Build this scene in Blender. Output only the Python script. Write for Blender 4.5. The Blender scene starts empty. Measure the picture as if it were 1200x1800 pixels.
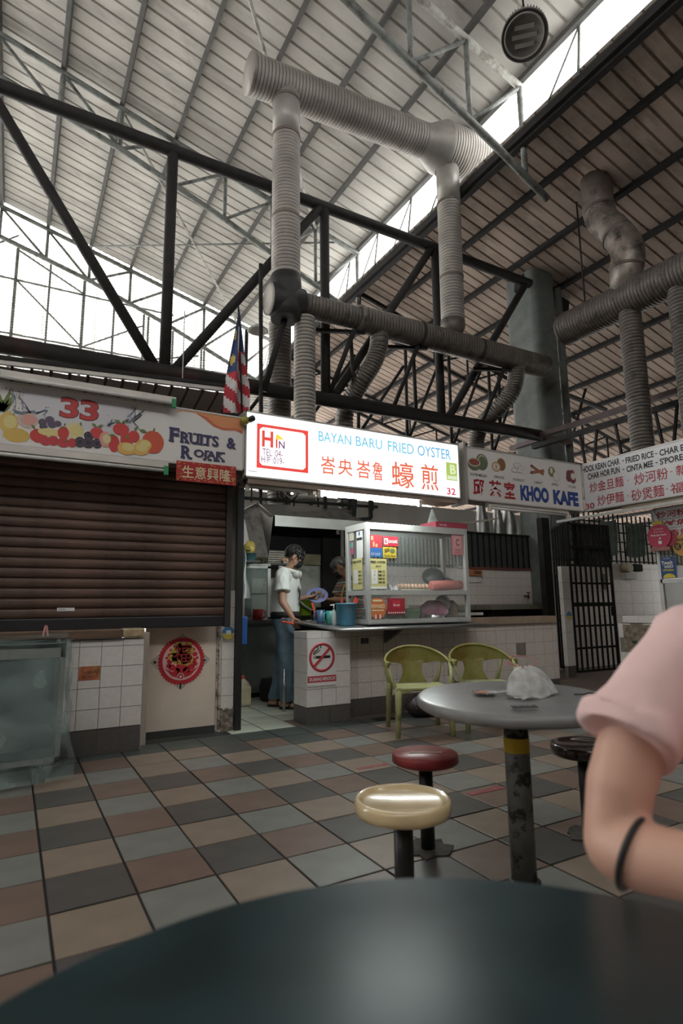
import bpy, bmesh, math, random
from mathutils import Vector, Matrix
random.seed(7)
S = bpy.context.scene
COL = S.collection
PI = math.pi
# ---------------------------------------------------------------- camera
cd = bpy.data.cameras.new('camera'); cam = bpy.data.objects.new('camera', cd); COL.objects.link(cam)
_R = Vector((0.871914, -0.489523, -0.011498)); _U = Vector((-0.068720, -0.145584, 0.986956)); _F = Vector((0.484812, 0.859751, 0.160577))
cam.matrix_world = Matrix(((_R.x, _U.x, -_F.x, -1.0861), (_R.y, _U.y, -_F.y, -4.6050), (_R.z, _U.z, -_F.z, 1.0475), (0, 0, 0, 1)))
cd.sensor_fit = 'VERTICAL'; cd.sensor_height = 36.0; cd.sensor_width = 24.0; cd.lens = 1020.48 / 1800 * 36
cd.clip_start = .02; cd.clip_end = 300
cd.dof.use_dof = True; cd.dof.focus_distance = 5.6; cd.dof.aperture_fstop = 2.6
S.camera = cam
# ---------------------------------------------------------------- world: overcast sky
w = bpy.data.worlds.new('overcast_sky'); S.world = w; w.use_nodes = True
nt = w.node_tree; bg = nt.nodes['Background']
bg.inputs[0].default_value = (1.0, .985, .95, 1); bg.inputs[1].default_value = 6.8
S.view_settings.view_transform = 'Standard'; S.view_settings.look = 'None'; S.view_settings.gamma = 1
S.view_settings.use_curve_mapping = False
S.view_settings.exposure = -0.12
S.cycles.max_bounces = 8; S.cycles.diffuse_bounces = 5; S.cycles.glossy_bounces = 3; S.cycles.transparent_max_bounces = 12
S.cycles.sample_clamp_indirect = 4.0
S.cycles.caustics_reflective = False; S.cycles.caustics_refractive = False
# ---------------------------------------------------------------- materials
MATS = {}
def M(name, col, rough=.6, metal=0, var=.12, scale=6, bump=0, spec=.5, grime=None, gscale=3, glo=.5, ghi=.62, emit=0, stretch=None, coat=0):
    if name in MATS: return MATS[name]
    m = bpy.data.materials.new(name); m.use_nodes = True; MATS[name] = m
    N = m.node_tree.nodes; L = m.node_tree.links; b = N['Principled BSDF']
    b.inputs['Roughness'].default_value = rough; b.inputs['Metallic'].default_value = metal
    b.inputs['Specular IOR Level'].default_value = spec
    if coat: b.inputs['Coat Weight'].default_value = coat
    tc = N.new('ShaderNodeTexCoord'); out = tc.outputs['Object']
    if stretch:
        mp = N.new('ShaderNodeMapping'); mp.inputs['Scale'].default_value = stretch; L.new(out, mp.inputs[0]); out = mp.outputs[0]
    n = N.new('ShaderNodeTexNoise'); n.inputs['Scale'].default_value = scale; n.inputs['Detail'].default_value = 5; L.new(out, n.inputs['Vector'])
    r = N.new('ShaderNodeValToRGB'); e = r.color_ramp.elements
    e[0].position = .3; e[1].position = .7
    e[0].color = [max(0, c * (1 - var)) for c in col] + [1]; e[1].color = [min(1, c * (1 + var)) for c in col] + [1]
    L.new(n.outputs['Fac'], r.inputs[0]); c_out = r.outputs[0]
    if grime:
        n2 = N.new('ShaderNodeTexNoise'); n2.inputs['Scale'].default_value = gscale; n2.inputs['Detail'].default_value = 8; n2.inputs['Roughness'].default_value = .7
        L.new(out, n2.inputs['Vector'])
        r2 = N.new('ShaderNodeValToRGB'); r2.color_ramp.elements[0].position = glo; r2.color_ramp.elements[1].position = ghi
        L.new(n2.outputs['Fac'], r2.inputs[0])
        mx = N.new('ShaderNodeMix'); mx.data_type = 'RGBA'
        L.new(r2.outputs[0], mx.inputs['Factor']); L.new(c_out, mx.inputs['A']); mx.inputs['B'].default_value = list(grime) + [1]
        c_out = mx.outputs['Result']
    L.new(c_out, b.inputs['Base Color'])
    if bump:
        bp = N.new('ShaderNodeBump'); bp.inputs['Strength'].default_value = bump; bp.inputs['Distance'].default_value = .01
        L.new(n.outputs['Fac'], bp.inputs['Height']); L.new(bp.outputs[0], b.inputs['Normal'])
    if emit:
        b.inputs['Emission Color'].default_value = list(col) + [1]; b.inputs['Emission Strength'].default_value = emit
    return m
def flat(name, col, rough=.5, emit=0, metal=0):
    if name in MATS: return MATS[name]
    m = bpy.data.materials.new(name); m.use_nodes = True; MATS[name] = m
    b = m.node_tree.nodes['Principled BSDF']; b.inputs['Base Color'].default_value = list(col) + [1]
    b.inputs['Roughness'].default_value = rough; b.inputs['Metallic'].default_value = metal
    if emit: b.inputs['Emission Color'].default_value = list(col) + [1]; b.inputs['Emission Strength'].default_value = emit
    return m
def glassy(name, col, alpha, rough=.05, var=0, scale=8, bump=0):
    if name in MATS: return MATS[name]
    m = bpy.data.materials.new(name); m.use_nodes = True; MATS[name] = m
    N = m.node_tree.nodes; L = m.node_tree.links; b = N['Principled BSDF']
    b.inputs['Base Color'].default_value = list(col) + [1]; b.inputs['Roughness'].default_value = rough; b.inputs['Alpha'].default_value = alpha
    if var or bump:
        tc = N.new('ShaderNodeTexCoord'); n = N.new('ShaderNodeTexNoise'); n.inputs['Scale'].default_value = scale; n.inputs['Detail'].default_value = 6
        L.new(tc.outputs['Object'], n.inputs['Vector'])
        mr = N.new('ShaderNodeMapRange'); mr.inputs[1].default_value = .35; mr.inputs[2].default_value = .7
        mr.inputs[3].default_value = max(0, alpha - var); mr.inputs[4].default_value = min(1, alpha + var)
        L.new(n.outputs['Fac'], mr.inputs[0]); L.new(mr.outputs[0], b.inputs['Alpha'])
        if bump:
            bp = N.new('ShaderNodeBump'); bp.inputs['Strength'].default_value = bump; bp.inputs['Distance'].default_value = .02
            L.new(n.outputs['Fac'], bp.inputs['Height']); L.new(bp.outputs[0], b.inputs['Normal'])
    return m
# ---------------------------------------------------------------- mesh builder
def V3(p): return Vector(p)
class MB:
    def __init__(s): s.v = []; s.f = []; s.m = []; s.sm = []
    def add(s, vs, fs, mi=0, smooth=False):
        o = len(s.v); s.v += [tuple(p) for p in vs]
        for f in fs: s.f.append([i + o for i in f]); s.m.append(mi); s.sm.append(smooth)
        return s
    def box(s, x0, x1, y0, y1, z0, z1, mi=0, bev=0):
        if bev:
            b = min(bev, abs(x1-x0)*.45, abs(y1-y0)*.45, abs(z1-z0)*.45)
            bm = bmesh.new(); bmesh.ops.create_cube(bm, size=1)
            for v in bm.verts: v.co = Vector(((x0+x1)/2 + v.co.x*(x1-x0), (y0+y1)/2 + v.co.y*(y1-y0), (z0+z1)/2 + v.co.z*(z1-z0)))
            bmesh.ops.bevel(bm, geom=bm.edges[:], offset=b, segments=2, affect='EDGES', profile=.5)
            bm.verts.index_update(); s.add([v.co[:] for v in bm.verts], [[v.index for v in f.verts] for f in bm.faces], mi); bm.free(); return s
        vs = [(x, y, z) for x in (x0, x1) for y in (y0, y1) for z in (z0, z1)]
        return s.add(vs, [(0,1,3,2), (4,6,7,5), (0,4,5,1), (2,3,7,6), (0,2,6,4), (1,5,7,3)], mi)
    def bar(s, p, q, w, h=None, mi=0, up=(0,0,1)):
        p, q = V3(p), V3(q); h = h or w; d = (q - p).normalized(); u = V3(up)
        if abs(d.dot(u)) > .98: u = V3((0,1,0))
        a = d.cross(u).normalized(); b = a.cross(d).normalized()
        vs = [e + a*sa*w/2 + b*sb*h/2 for e in (p, q) for sa in (-1,1) for sb in (-1,1)]
        return s.add(vs, [(0,1,3,2), (4,6,7,5), (0,4,5,1), (2,3,7,6), (0,2,6,4), (1,5,7,3)], mi)
    def tube(s, p, q, r0, r1=None, n=10, caps=True, mi=0):
        r1 = r0 if r1 is None else r1
        return s.pipe([p, q], [r0, r1], n, caps, mi)
    def pipe(s, pts, rs, n=10, caps=True, mi=0, closed=False, sq=1):
        pts = [V3(p) for p in pts]
        if not isinstance(rs, (list, tuple)): rs = [rs]*len(pts)
        d0 = (pts[1]-pts[0]).normalized(); u = V3((0,0,1)) if abs(d0.z) < .9 else V3((0,1,0))
        a = d0.cross(u).normalized(); rings = []; prev = d0; k = len(pts)
        for i, p in enumerate(pts):
            if closed: d = (pts[(i+1) % k]-pts[i-1]).normalized()
            elif i == 0: d = d0
            elif i == k-1: d = (pts[i]-pts[i-1]).normalized()
            else:
                d = ((pts[i+1]-pts[i]).normalized() + (pts[i]-pts[i-1]).normalized())
                d = d.normalized() if d.length > 1e-6 else prev
            a = (a - d*a.dot(d))
            a = a.normalized() if a.length > 1e-6 else d.orthogonal().normalized()
            b = d.cross(a); rings.append([p + (a*math.cos(t) + b*math.sin(t)*sq)*rs[i] for t in [2*PI*j/n for j in range(n)]]); prev = d
        vs = [v for r in rings for v in r]; fs = []
        for i in range(k if closed else k-1):
            i2 = (i+1) % k
            for j in range(n): fs.append((i*n+j, i*n+(j+1) % n, i2*n+(j+1) % n, i2*n+j))
        s.add(vs, fs, mi, True)
        if caps and not closed:
            o = len(s.v)-len(vs)
            s.f += [[o+j for j in reversed(range(n))], [o+(k-1)*n+j for j in range(n)]]; s.m += [mi, mi]; s.sm += [False, False]
        return s
    def lathe(s, prof, c=(0,0,0), n=24, mi=0, ax=None, smooth=True, sx=1, sy=1):
        c = V3(c); A = V3(ax).normalized() if ax else V3((0,0,1)); a = A.orthogonal().normalized() if ax else V3((1,0,0)); b = A.cross(a)
        vs = []; fs = []; idx = []
        for r, z in prof:
            if r < 1e-6: idx.append([len(vs)]); vs.append(c + A*z)
            else:
                idx.append(list(range(len(vs), len(vs)+n)))
                vs += [c + A*z + a*math.cos(2*PI*j/n)*r*sx + b*math.sin(2*PI*j/n)*r*sy for j in range(n)]
        for p, q in zip(idx, idx[1:]):
            for j in range(n):
                if len(p) == 1 and len(q) == 1: continue
                if len(p) == 1: fs.append((p[0], q[j], q[(j+1) % n]))
                elif len(q) == 1: fs.append((p[j], p[(j+1) % n], q[0]))
                else: fs.append((p[j], p[(j+1) % n], q[(j+1) % n], q[j]))
        return s.add(vs, fs, mi, smooth)
    def ball(s, c, r, n=12, mi=0):
        r = r if isinstance(r, (tuple, list)) else (r, r, r); vs = []; fs = []; h = n//2
        for i in range(h+1):
            t = PI*i/h
            for j in range(n): u = 2*PI*j/n; vs.append((c[0]+r[0]*math.sin(t)*math.cos(u), c[1]+r[1]*math.sin(t)*math.sin(u), c[2]-r[2]*math.cos(t)))
        for i in range(h):
            for j in range(n): fs.append((i*n+j, i*n+(j+1) % n, (i+1)*n+(j+1) % n, (i+1)*n+j))
        return s.add(vs, fs, mi, True)
    def poly(s, pts, n, t, mi=0):
        """flat polygon (3D points) extruded by t along direction n"""
        n = V3(n).normalized()*t; k = len(pts); a = [V3(p) for p in pts]; vs = a + [p + n for p in a]
        return s.add(vs, [list(range(k)), list(reversed(range(k, 2*k)))] + [(i, (i+1) % k, k+(i+1) % k, k+i) for i in range(k)], mi)
    def grid(s, fn, nu, nv, mi=0, smooth=True):
        vs = [fn(i/nu, j/nv) for i in range(nu+1) for j in range(nv+1)]
        return s.add(vs, [(i*(nv+1)+j, (i+1)*(nv+1)+j, (i+1)*(nv+1)+j+1, i*(nv+1)+j+1) for i in range(nu) for j in range(nv)], mi, smooth)
    def mesh(s, name, mats, off=(0,0,0), fix=True):
        me = bpy.data.meshes.new(name)
        me.from_pydata([(x-off[0], y-off[1], z-off[2]) for x, y, z in s.v], [], s.f)
        for m in (mats if isinstance(mats, (list, tuple)) else [mats]): me.materials.append(m)
        me.polygons.foreach_set('material_index', s.m); me.polygons.foreach_set('use_smooth', s.sm)
        if fix:
            bm = bmesh.new(); bm.from_mesh(me); bmesh.ops.recalc_face_normals(bm, faces=bm.faces); bm.to_mesh(me); bm.free()
        me.update(); return me
    def build(s, name, mats, parent=None, off=None, fix=True):
        if parent is not None: o = wloc(parent)
        elif off is not None: o = Vector(off)
        else:
            xs, ys, zs = zip(*s.v); o = Vector(((min(xs)+max(xs))/2, (min(ys)+max(ys))/2, min(zs)))
        return link(name, s.mesh(name, mats, o, fix), parent, (0,0,0) if parent is not None else o)
def wloc(o):
    l = Vector((0,0,0))
    while o is not None: l += o.location; o = o.parent
    return l
def link(name, data, parent=None, loc=(0,0,0)):
    o = bpy.data.objects.new(name, data); COL.objects.link(o); o.location = loc
    if parent is not None: o.parent = parent
    return o
def tag(o, label=None, cat=None, group=None, kind=None):
    if label: o['label'] = label
    if cat: o['category'] = cat
    if group: o['group'] = group
    if kind: o['kind'] = kind
    return o
def thing(name, label, cat, loc=(0,0,0), group=None):
    return tag(link(name, None, None, loc), label, cat, group)
def struct(o): o['kind'] = 'structure'; return o
def clone(root, loc, label=None, group=None, rz=None):
    def rec(o, p):
        c = o.copy(); COL.objects.link(c); c.parent = p
        for ch in [k for k in KIDS.get(o.name, [])] or list(o.children): rec(ch, c)
        return c
    r = rec(root, None); r.location = loc
    if rz is not None: r.rotation_euler = (0, 0, rz)
    if label: r['label'] = label
    if group: r['group'] = group
    return r
KIDS = {}
def text(body, name, mat, parent, O, U, Vv, rect, bold=0., ext=.002, fit=True, shear=0):
    """lettering as thin solid letters in the plane O + u U + v V, fitted to rect (u0,u1,v0,v1)"""
    cu = bpy.data.curves.new('lettering', 'FONT'); cu.body = body; cu.offset = bold; cu.shear = shear; cu.resolution_u = 3
    ob = bpy.data.objects.new('lettering', cu); me0 = ob.to_mesh()
    vs = [v.co.copy() for v in me0.vertices]; fs = [list(p.vertices) for p in me0.polygons]; ob.to_mesh_clear()
    bpy.data.objects.remove(ob); bpy.data.curves.remove(cu)
    xs = [v.x for v in vs]; ys = [v.y for v in vs]; x0, x1, y0, y1 = min(xs), max(xs), min(ys), max(ys)
    O, U, Vv = V3(O), V3(U), V3(Vv); Nn = U.cross(Vv).normalized()
    u0, u1, v0, v1 = rect; su = (u1-u0)/(x1-x0); sv = (v1-v0)/(y1-y0)
    if not fit: su = math.copysign(sv, su); u0 = (u0+u1)/2 - su*(x1-x0)/2
    P = [O + U*(u0+(v.x-x0)*su) + Vv*(v0+(v.y-y0)*sv) + Nn*ext for v in vs]
    off = wloc(parent); me = bpy.data.meshes.new(name)
    me.from_pydata([(p-off)[:] for p in P], [], fs); me.materials.append(mat); me.update()
    return link(name, me, parent)
FX = ((1,0,0), (0,0,1))        # frame of a sign facing -Y
FY = ((0,-1,0), (0,0,1))       # frame of a sign facing -X
# ================================================================ floor
GROUT = M('grout', (.022,.019,.017), .85)
TILE = {'grey': M('tile_grey', (.20,.203,.188), .34, var=.14, scale=7, spec=.4), 'red': M('tile_redbrown', (.175,.122,.099), .36, var=.14, scale=7, spec=.4),
        'dark': M('tile_charcoal', (.088,.083,.08), .34, var=.16, scale=7, spec=.4), 'beige': M('tile_beige', (.245,.193,.154), .36, var=.12, scale=7, spec=.4),
        'slate': M('tile_slate', (.066,.076,.072), .36, var=.15, scale=7, spec=.4), 'pale': M('tile_pale_green', (.52,.55,.46), .3, var=.07, scale=5)}
TX, TY = .30, .3091
fb = MB(); fb.box(-30, 40, -30, 40, -.20, -.006); floor = struct(fb.build('floor', GROUT, off=(0,0,-.2)))
apron = MB().box(-30, 40, -30, -8.2, -.02, -.002).box(-30, -6.4, -8.2, 40, -.02, -.002).box(10, 40, -8.2, 40, -.02, -.002).box(-6.4, 10, 4.45, 40, -.02, -.002)
struct(apron.build('paving', M('concrete_paving', (.42,.41,.39), .9, var=.2)))
def tile_mesh(kind, w_, h_, t=.006):
    return MB().box(-w_/2+.0052, w_/2-.0052, -h_/2+.0052, h_/2-.0052, -t, 0, bev=.002).mesh('floor_tile', TILE[kind])
TM = {k: tile_mesh(k, TX, TY) for k in TILE}
def tkind(i, j):
    if j < 0: return 'slate'
    if j == 0 and i in (-1, 0): return 'beige'
    if j == 0 and i == 3: return 'slate'
    return ('grey' if j % 2 else 'red') if i % 2 == 0 else ('beige' if j % 2 else 'dark')
near = []; far = MB(); fm = ['grey', 'red', 'dark', 'beige', 'slate']
for j in range(-1, 26):
    for i in range(-21, 33):
        big = (-6 <= i <= 18 and -1 <= j <= 9)
        k = tkind(i, j)
        if big:
            o = link('floor_tile', TM[k], floor, (i*TX+TX/2, -(j+.5)*TY, random.uniform(-.0012, .0012) + .2)); near.append(o)
            o.rotation_euler = (random.uniform(-.002, .002), random.uniform(-.002, .002), 0)
        else: far.box(i*TX+.0035, (i+1)*TX-.0035, -(j+1)*TY+.0035, -j*TY-.0035, -.006, 0, fm.index(k))
tag(far.build('floor_tiling', [TILE[k] for k in fm], floor), kind='stuff')
# stalls' floor (pale tiles in the kitchen, brown next door)
kf = MB().box(.56, 9, .31, 4.2, -.05, -.007); kfloor = struct(kf.build('floor_kitchen', M('kitchen_grout', (.09,.09,.075), .8), off=(0,0,-.05)))
for i in range(2, 10):
    for j in range(-10, -1):
        cx, cy = i*TX+TX/2, -(j+.5)*TY
        if cx < 2.95 and (cx < 1.25 or cy > .56): link('kitchen_tile', TM['pale'], kfloor, (cx, cy, .05+random.uniform(-.001, .001)))
kb = MB()
for i in range(4, 30):
    for j in range(-13, -1):
        if i < 10 and j < -2: continue
        kb.box(i*TX+.003, (i+1)*TX-.003, -(j+1)*TY+.003, -j*TY-.003, -.006, 0)
tag(kb.build('brown_tiling', M('tile_kitchen_brown', (.17,.13,.11), .5), kfloor), kind='stuff')
# ================================================================ roofs
T15 = math.tan(math.radians(15))
def zh(x): return 8.95 - T15*(x-5.15)
def zl(x): return 8.04 - T15*(x-5.06)
ROOFH = M('roof_sheet_grey', (.62,.60,.565), .7, var=.16, scale=1.2, grime=(.33,.31,.285), gscale=1.1, glo=.52, ghi=.75, stretch=(.6,1.5,1))
ROOFL = M('roof_sheet_brown', (.43,.345,.295), .8, var=.2, scale=1.4, grime=(.17,.13,.105), gscale=1.2, glo=.5, ghi=.74, stretch=(.6,1.5,1))
PURL = M('purlin_grey', (.095,.095,.092), .6, var=.2)
STEEL = M('steel_dark', (.022,.021,.021), .7, var=.25, scale=9, bump=.15, spec=.25)
STEELG = M('steel_grey_green', (.22,.235,.225), .55, metal=.15, var=.2, scale=8, grime=(.10,.10,.09), gscale=5)
STEELP = M('steel_pale', (.50,.50,.47), .6, var=.2, scale=8, grime=(.25,.23,.2), gscale=5)
STEELR = M('steel_red_oxide', (.075,.045,.047), .6, var=.3, scale=6)
ZINC = M('zinc_top', (.74,.74,.72), .6, var=.06)
def sheet(x0, x1, zf, wdt, pitch, gw, gd, mat, name):
    prof = []; n = round(wdt/pitch)
    for k in range(n):
        y = k*pitch; prof += [(y, 0), (y+pitch-gw, 0), (y+pitch-gw*.8, gd), (y+pitch-gw*.2, gd)]
    prof.append((n*pitch, 0)); mb = MB()
    vs = [(x, y, zf(x)+d) for x in (x0, x1) for y, d in prof]; k = len(prof)
    mb.add(vs, [(i, i+1, k+i+1, k+i) for i in range(k-1)])
    vs2 = [(x, y, zf(x)+gd+.012) for x in (x0, x1) for y in (0, n*pitch)]
    mb.add(vs2, [(0, 1, 3, 2)], 1); return mb.mesh(name, [mat, ZINC], fix=False), n*pitch
hroof = struct(thing('roof_upper', 'upper hall roof of grey corrugated sheets', 'roof', (0,0,0))); del hroof['category']
me, wd = sheet(-6.2, 5.24, lambda x: zh(x)+.10, 1.0, .25, .045, .04, ROOFH, 'roof_sheet')
y = -9.4
while y < 10.55: link('roof_sheet', me, hroof, (0, y, random.uniform(0, .006))); y += wd
lroof = struct(thing('roof_lower', 'lower hall roof of brown corrugated sheets', 'roof', (0,0,0))); del lroof['category']
me, wd = sheet(5.08, 22.5, lambda x: zl(x)+.06, 1.05, .21, .04, .04, ROOFL, 'roof_sheet')
y = -9.4
while y < 15.5: link('roof_sheet', me, lroof, (0, y, random.uniform(0, .006))); y += wd
# far slope of the upper roof (beyond the ridge, over the tables)
me, wd = sheet(-16.5, -6.2, lambda x: zh(-6.2)+.10 + T15*(x+6.2), 1.0, .25, .045, .04, ROOFH, 'roof_sheet')
y = -9.4
while y < 10.55: link('roof_sheet', me, hroof, (0, y, 0)); y += wd
for k, X in enumerate((5.17, 4.10, 3.09, 2.08, 1.09, .08, -.92, -1.95, -2.95, -3.95, -4.95, -5.95)):
    MB().bar((X, -9.4, zh(X)+.03), (X, 10.62, zh(X)+.03), .07, .13, up=(T15,0,1)).build('purlin', PURL, hroof)
for k in range(17):
    X = 6.0 + k*1.0
    MB().bar((X, -9.4, zl(X)+.03), (X, 15.4, zl(X)+.03), .08, .14, up=(T15,0,1)).build('purlin', STEEL, lroof)
MB().box(5.05, 5.15, -9.4, 15.4, 7.80, 8.04).build('edge_beam', STEEL, lroof)
MB().box(4.98, 5.05, -9.4, 15.4, 7.84, 7.90).build('gutter_lip', STEEL, lroof)
# sloping roof trusses (every 4.9 m)
XS = [-5.95, -4.95, -3.95, -2.95, -1.95, -.92, .08, 1.09, 2.08, 3.09, 4.10, 5.15]
BP = [(-6, 11.2), (-1.87, 9.97), (.1, 9.40), (2.1, 8.66), (4.58, 7.60), (5.6, 7.12)]
def zb(x):
    for (a, za), (b, zz) in zip(BP, BP[1:]):
        if x <= b: return za + (zz-za)*(x-a)/(b-a)
    return BP[-1][1]
def roof_truss(Y, label, mat, mat2):
    t = thing('roof_truss', label, 'truss', (0, Y, 7.1), 'roof trusses across the hall')
    MB().pipe([(x, Y, zh(x)-.07) for x in (-6, 5.2)], .055, 10).build('top_chord', mat2, t)
    MB().pipe([(a, Y, b) for a, b in BP], .055, 10).build('bottom_chord', mat, t)
    for k, X in enumerate(XS):
        MB().tube((X, Y, zh(X)-.07), (X, Y, zb(X)), .038, n=8).build('web_post', mat, t)
        if k+1 < len(XS):
            X2 = XS[k+1]
            a, b = ((X, Y, zh(X)-.1), (X2, Y, zb(X2))) if X < .05 else ((X, Y, zb(X)), (X2, Y, zh(X2)-.1))
            MB().tube(a, b, .034, n=8).build('web_diagonal', mat, t)
    MB().tube((5.15, Y, zh(5.15)-.05), (5.15, Y, 7.4), .045, n=8).build('clerestory_post', mat, t)
    return t
roof_truss(.76, 'grey-green sloping roof truss beside the hanging round lamp', STEELG, STEELP)
roof_truss(5.6, 'sloping roof truss crossing above the tall black framed truss', STEELG, STEELG)
roof_truss(10.55, 'sloping roof truss at the gable end above the louvred wall', STEELG, STEELG)
for n_, (a, b) in enumerate([((.08, 5.6), (4.1, 10.55)), ((.08, .76), (4.1, 5.6))]):
    o = MB().tube((a[0], a[1], zh(a[0])-.1), (b[0], b[1], zh(b[0])-.1), .03, n=8).build('wind_brace', STEELP)
    tag(o, ['thin pale roof brace running to the gable truss', 'thin pale roof brace running behind the top round duct'][n_], 'brace', 'diagonal roof braces')
tag(MB().tube((-.15, 10.5, 10.25), (4.6, 5.65, 9.0), .022, n=8).build('tie_rod', STEELG), 'thin horizontal tie rod stretched under the upper roof', 'rod')
for k in range(9):      # clerestory window posts along the roof step
    Y = 1.2 + k*1.2 if k else -.3
    MB().tube((5.08, Y, 8.05), (5.2, Y, zh(5.2)), .022, n=6).build('clerestory_bar', STEELG, hroof)
    MB().tube((5.08, Y+.55, 8.05), (5.2, Y, zh(5.2)), .016, n=6).build('clerestory_bar', STEELG, hroof)
# sheet of cladding over the clerestory seen as a pale strip behind the step is open sky
# low roof trusses
def low_truss(Y, label):
    t = thing('roof_truss', label, 'truss', (0, Y, 5.5), 'trusses under the lower roof')
    MB().tube((5.2, Y, zl(5.2)-.08), (16.5, Y, zl(16.5)-.08), .05, n=8).build('top_chord', STEEL, t)
    MB().tube((5.2, Y, zl(5.2)-.75), (16.5, Y, zl(16.5)-.75), .045, n=8).build('bottom_chord', STEEL, t)
    for k in range(11):
        X = 5.2 + k*1.02
        MB().tube((X, Y, zl(X)-.08), (X, Y, zl(X)-.75), .028, n=6).build('web_post', STEEL, t)
        MB().tube((X, Y, zl(X)-.75), (X+1.02, Y, zl(X+1.02)-.08), .026, n=6).build('web_diagonal', STEEL, t)
low_truss(5.6, 'dark truss under the brown lower roof behind the concrete column')
low_truss(9.4, 'dark truss far back under the brown lower roof')
# ---------------- big framed truss over the stalls
t = thing('framed_truss', 'tall black tubular truss spanning above the stalls', 'truss', (0, 2.5, 3.84))
MB().tube((-5.5, 2.5, 3.90), (7.08, 2.5, 4.07), .105, n=14).build('bottom_chord', M('truss_black', (.018,.017,.017), .7, spec=.25, var=.3, grime=(.05,.022,.022), gscale=2.2, glo=.52, ghi=.7), t)
MB().tube((-5.5, 2.5, 7.16), (7.08, 2.5, 7.06), .085, n=12).build('top_chord', STEEL, t)
for X in (-4.2, -1.9, .39, 2.68, 4.81): MB().tube((X, 2.5, 3.98), (X, 2.5, 7.12), .072, n=12).build('post', STEEL, t)
for a, b in [((-4.1, 4.05), (-2.0, 7.1)), ((.27, 4.03), (-1.75, 7.08)), ((.53, 4.05), (2.6, 7.05)), ((2.8, 4.05), (4.72, 7.03)), ((4.95, 4.08), (6.95, 7.0))]:
    MB().tube((a[0], 2.5, a[1]), (b[0], 2.5, b[1]), .066, n=12).build('diagonal', STEEL, t)
# second framed truss behind, under the low roof
t = thing('framed_truss', 'black truss behind the lower round duct', 'truss', (0, 4.6, 3.9))
MB().tube((1.2, 4.6, 4.3), (12, 4.6, 4.4), .06, n=10).build('bottom_chord', STEEL, t)
MB().tube((5.3, 4.6, 6.7), (12, 4.6, 6.0), .06, n=10).build('top_chord', STEEL, t)
for k in range(8):
    X = 2.2 + k*1.15; tp = 6.6 if X > 5.2 else 5.9
    MB().tube((X, 4.6, 4.3), (X+.02, 4.6, tp), .035, n=8).build('post', STEEL, t)
    MB().tube((X, 4.6, 4.3), (X+1.1, 4.6, tp), .033, n=8).build('diagonal', STEEL, t)
# ---------------- chord pair along the right-hand row
t = thing('eave_truss', 'pair of dark beams with red paint running from the column', 'truss', (7.0, 0, 3.8))
MB().bar((7.0, 2.6, 4.04), (7.0, -8, 4.0), .09, .08).build('top_chord', STEELR, t)
MB().bar((7.0, 2.6, 3.87), (7.0, -8, 3.82), .09, .08).build('bottom_chord', STEEL, t)
for k in range(14):
    Y = 1.6 - k*.33
    MB().bar((7.0, Y, 3.84), (7.0, Y + (.16 if k % 2 else -.1), 3.0), .035).build('hanger', STEEL, t)
# ---------------- concrete column
CONC = M('column_concrete', (.115,.128,.122), .75, var=.18, scale=5, bump=.2, grime=(.07,.078,.078), gscale=3, glo=.55, ghi=.75)
col = struct(thing('column', 'round-cornered grey-green column carrying the lower roof', 'column', (7.2, 2.8, 0))); del col['category']
mb = MB(); pts = []
for cx, cy, a0 in ((7.62, 2.62, -90), (7.62, 3.1, 0), (7.32, 3.1, 90), (7.32, 2.62, 180)):
    for k in range(7): a = math.radians(a0 + 15*k); pts.append((cx+.16*math.cos(a), cy+.16*math.sin(a), 0))
mb.poly(pts, (0,0,1), 7.42); mb.build('shaft', CONC, col)
MB().tube((7.90, 2.54, 0), (7.90, 2.54, 7.2), .07, n=14).build('rain_pipe', CONC, col)
MB().box(7.1, 7.84, 2.42, 3.28, 3.99, 4.07).build('collar', STEELR, col)
for zz in (4.9, 6.0): MB().bar((7.25, 2.455, zz), (7.62, 2.455, zz+.28), .012, .012).build('joint_line', M('joint_dark', (.10,.11,.11), .8), col)
MB().bar((7.12, 2.8, 7.25), (8.4, 2.8, 7.0), .22, .3).build('head_beam', STEEL, col)
# ---------------- gable frame and louvred wall far behind
t = thing('gable_frame', 'thin steel frame of posts and girts behind the gable truss', 'frame', (0, 10.7, 0))
for X in (-3.05, -2.3, -1.54, -.80, 0, .74, 1.5, 1.62, 2.28, 3.08, 3.16, 4.0):
    MB().bar((X, 10.7, 0), (X, 10.7, zb(X)), .07 if X in (0, -1.54) else .05).build('post', STEELG, t)
for zz in (9.02, 7.61, 6.2): MB().bar((-6, 10.68, zz), ((8.2-zz)*2.1+4, 10.68, zz+.02), .035).build('girt', STEELG, t)
for a, b in [((-1.5, 9.8), (0, 9.05)), ((-1.5, 9.0), (0, 7.62)), ((0, 7.6), (1.5, 8.55)), ((-3, 9.0), (-1.55, 10.2)), ((1.6, 7.6), (3.0, 8.0))]:
    MB().bar((a[0], 10.66, a[1]), (b[0], 10.66, b[1]), .035).build('brace', STEELG, t)
lw = struct(thing('wall_back', 'white louvred wall beyond the gable', 'wall', (0, 15, 0))); del lw['category']
d = Vector((.951, -.309, 0)); base = Vector((-8, 16.4, 0)); lv = MB(); lv2 = MB()
for k in range(92):
    z = 4.2 + k*.088
    top = 12.6
    if z < top: lv.bar(base + Vector((0,0,z)), base + d*15 + Vector((0,0,z)), .06, .042)
tag(lv.build('louvre_slats', M('louvre_white', (.55,.55,.53), .7), lw), kind='stuff')
for k in range(11): lv2.bar(base + d*(k*1.5) + Vector((0,.1,0)), base + d*(k*1.5) + Vector((0,.1,12.4)), .05)
for k in range(11): MB().bar(base + d*(k*1.5) + Vector((.02,.08,0)), base + d*(k*1.5) + Vector((.02,.08,12.4)), .05).build('mullion', STEELP, lw)

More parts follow.
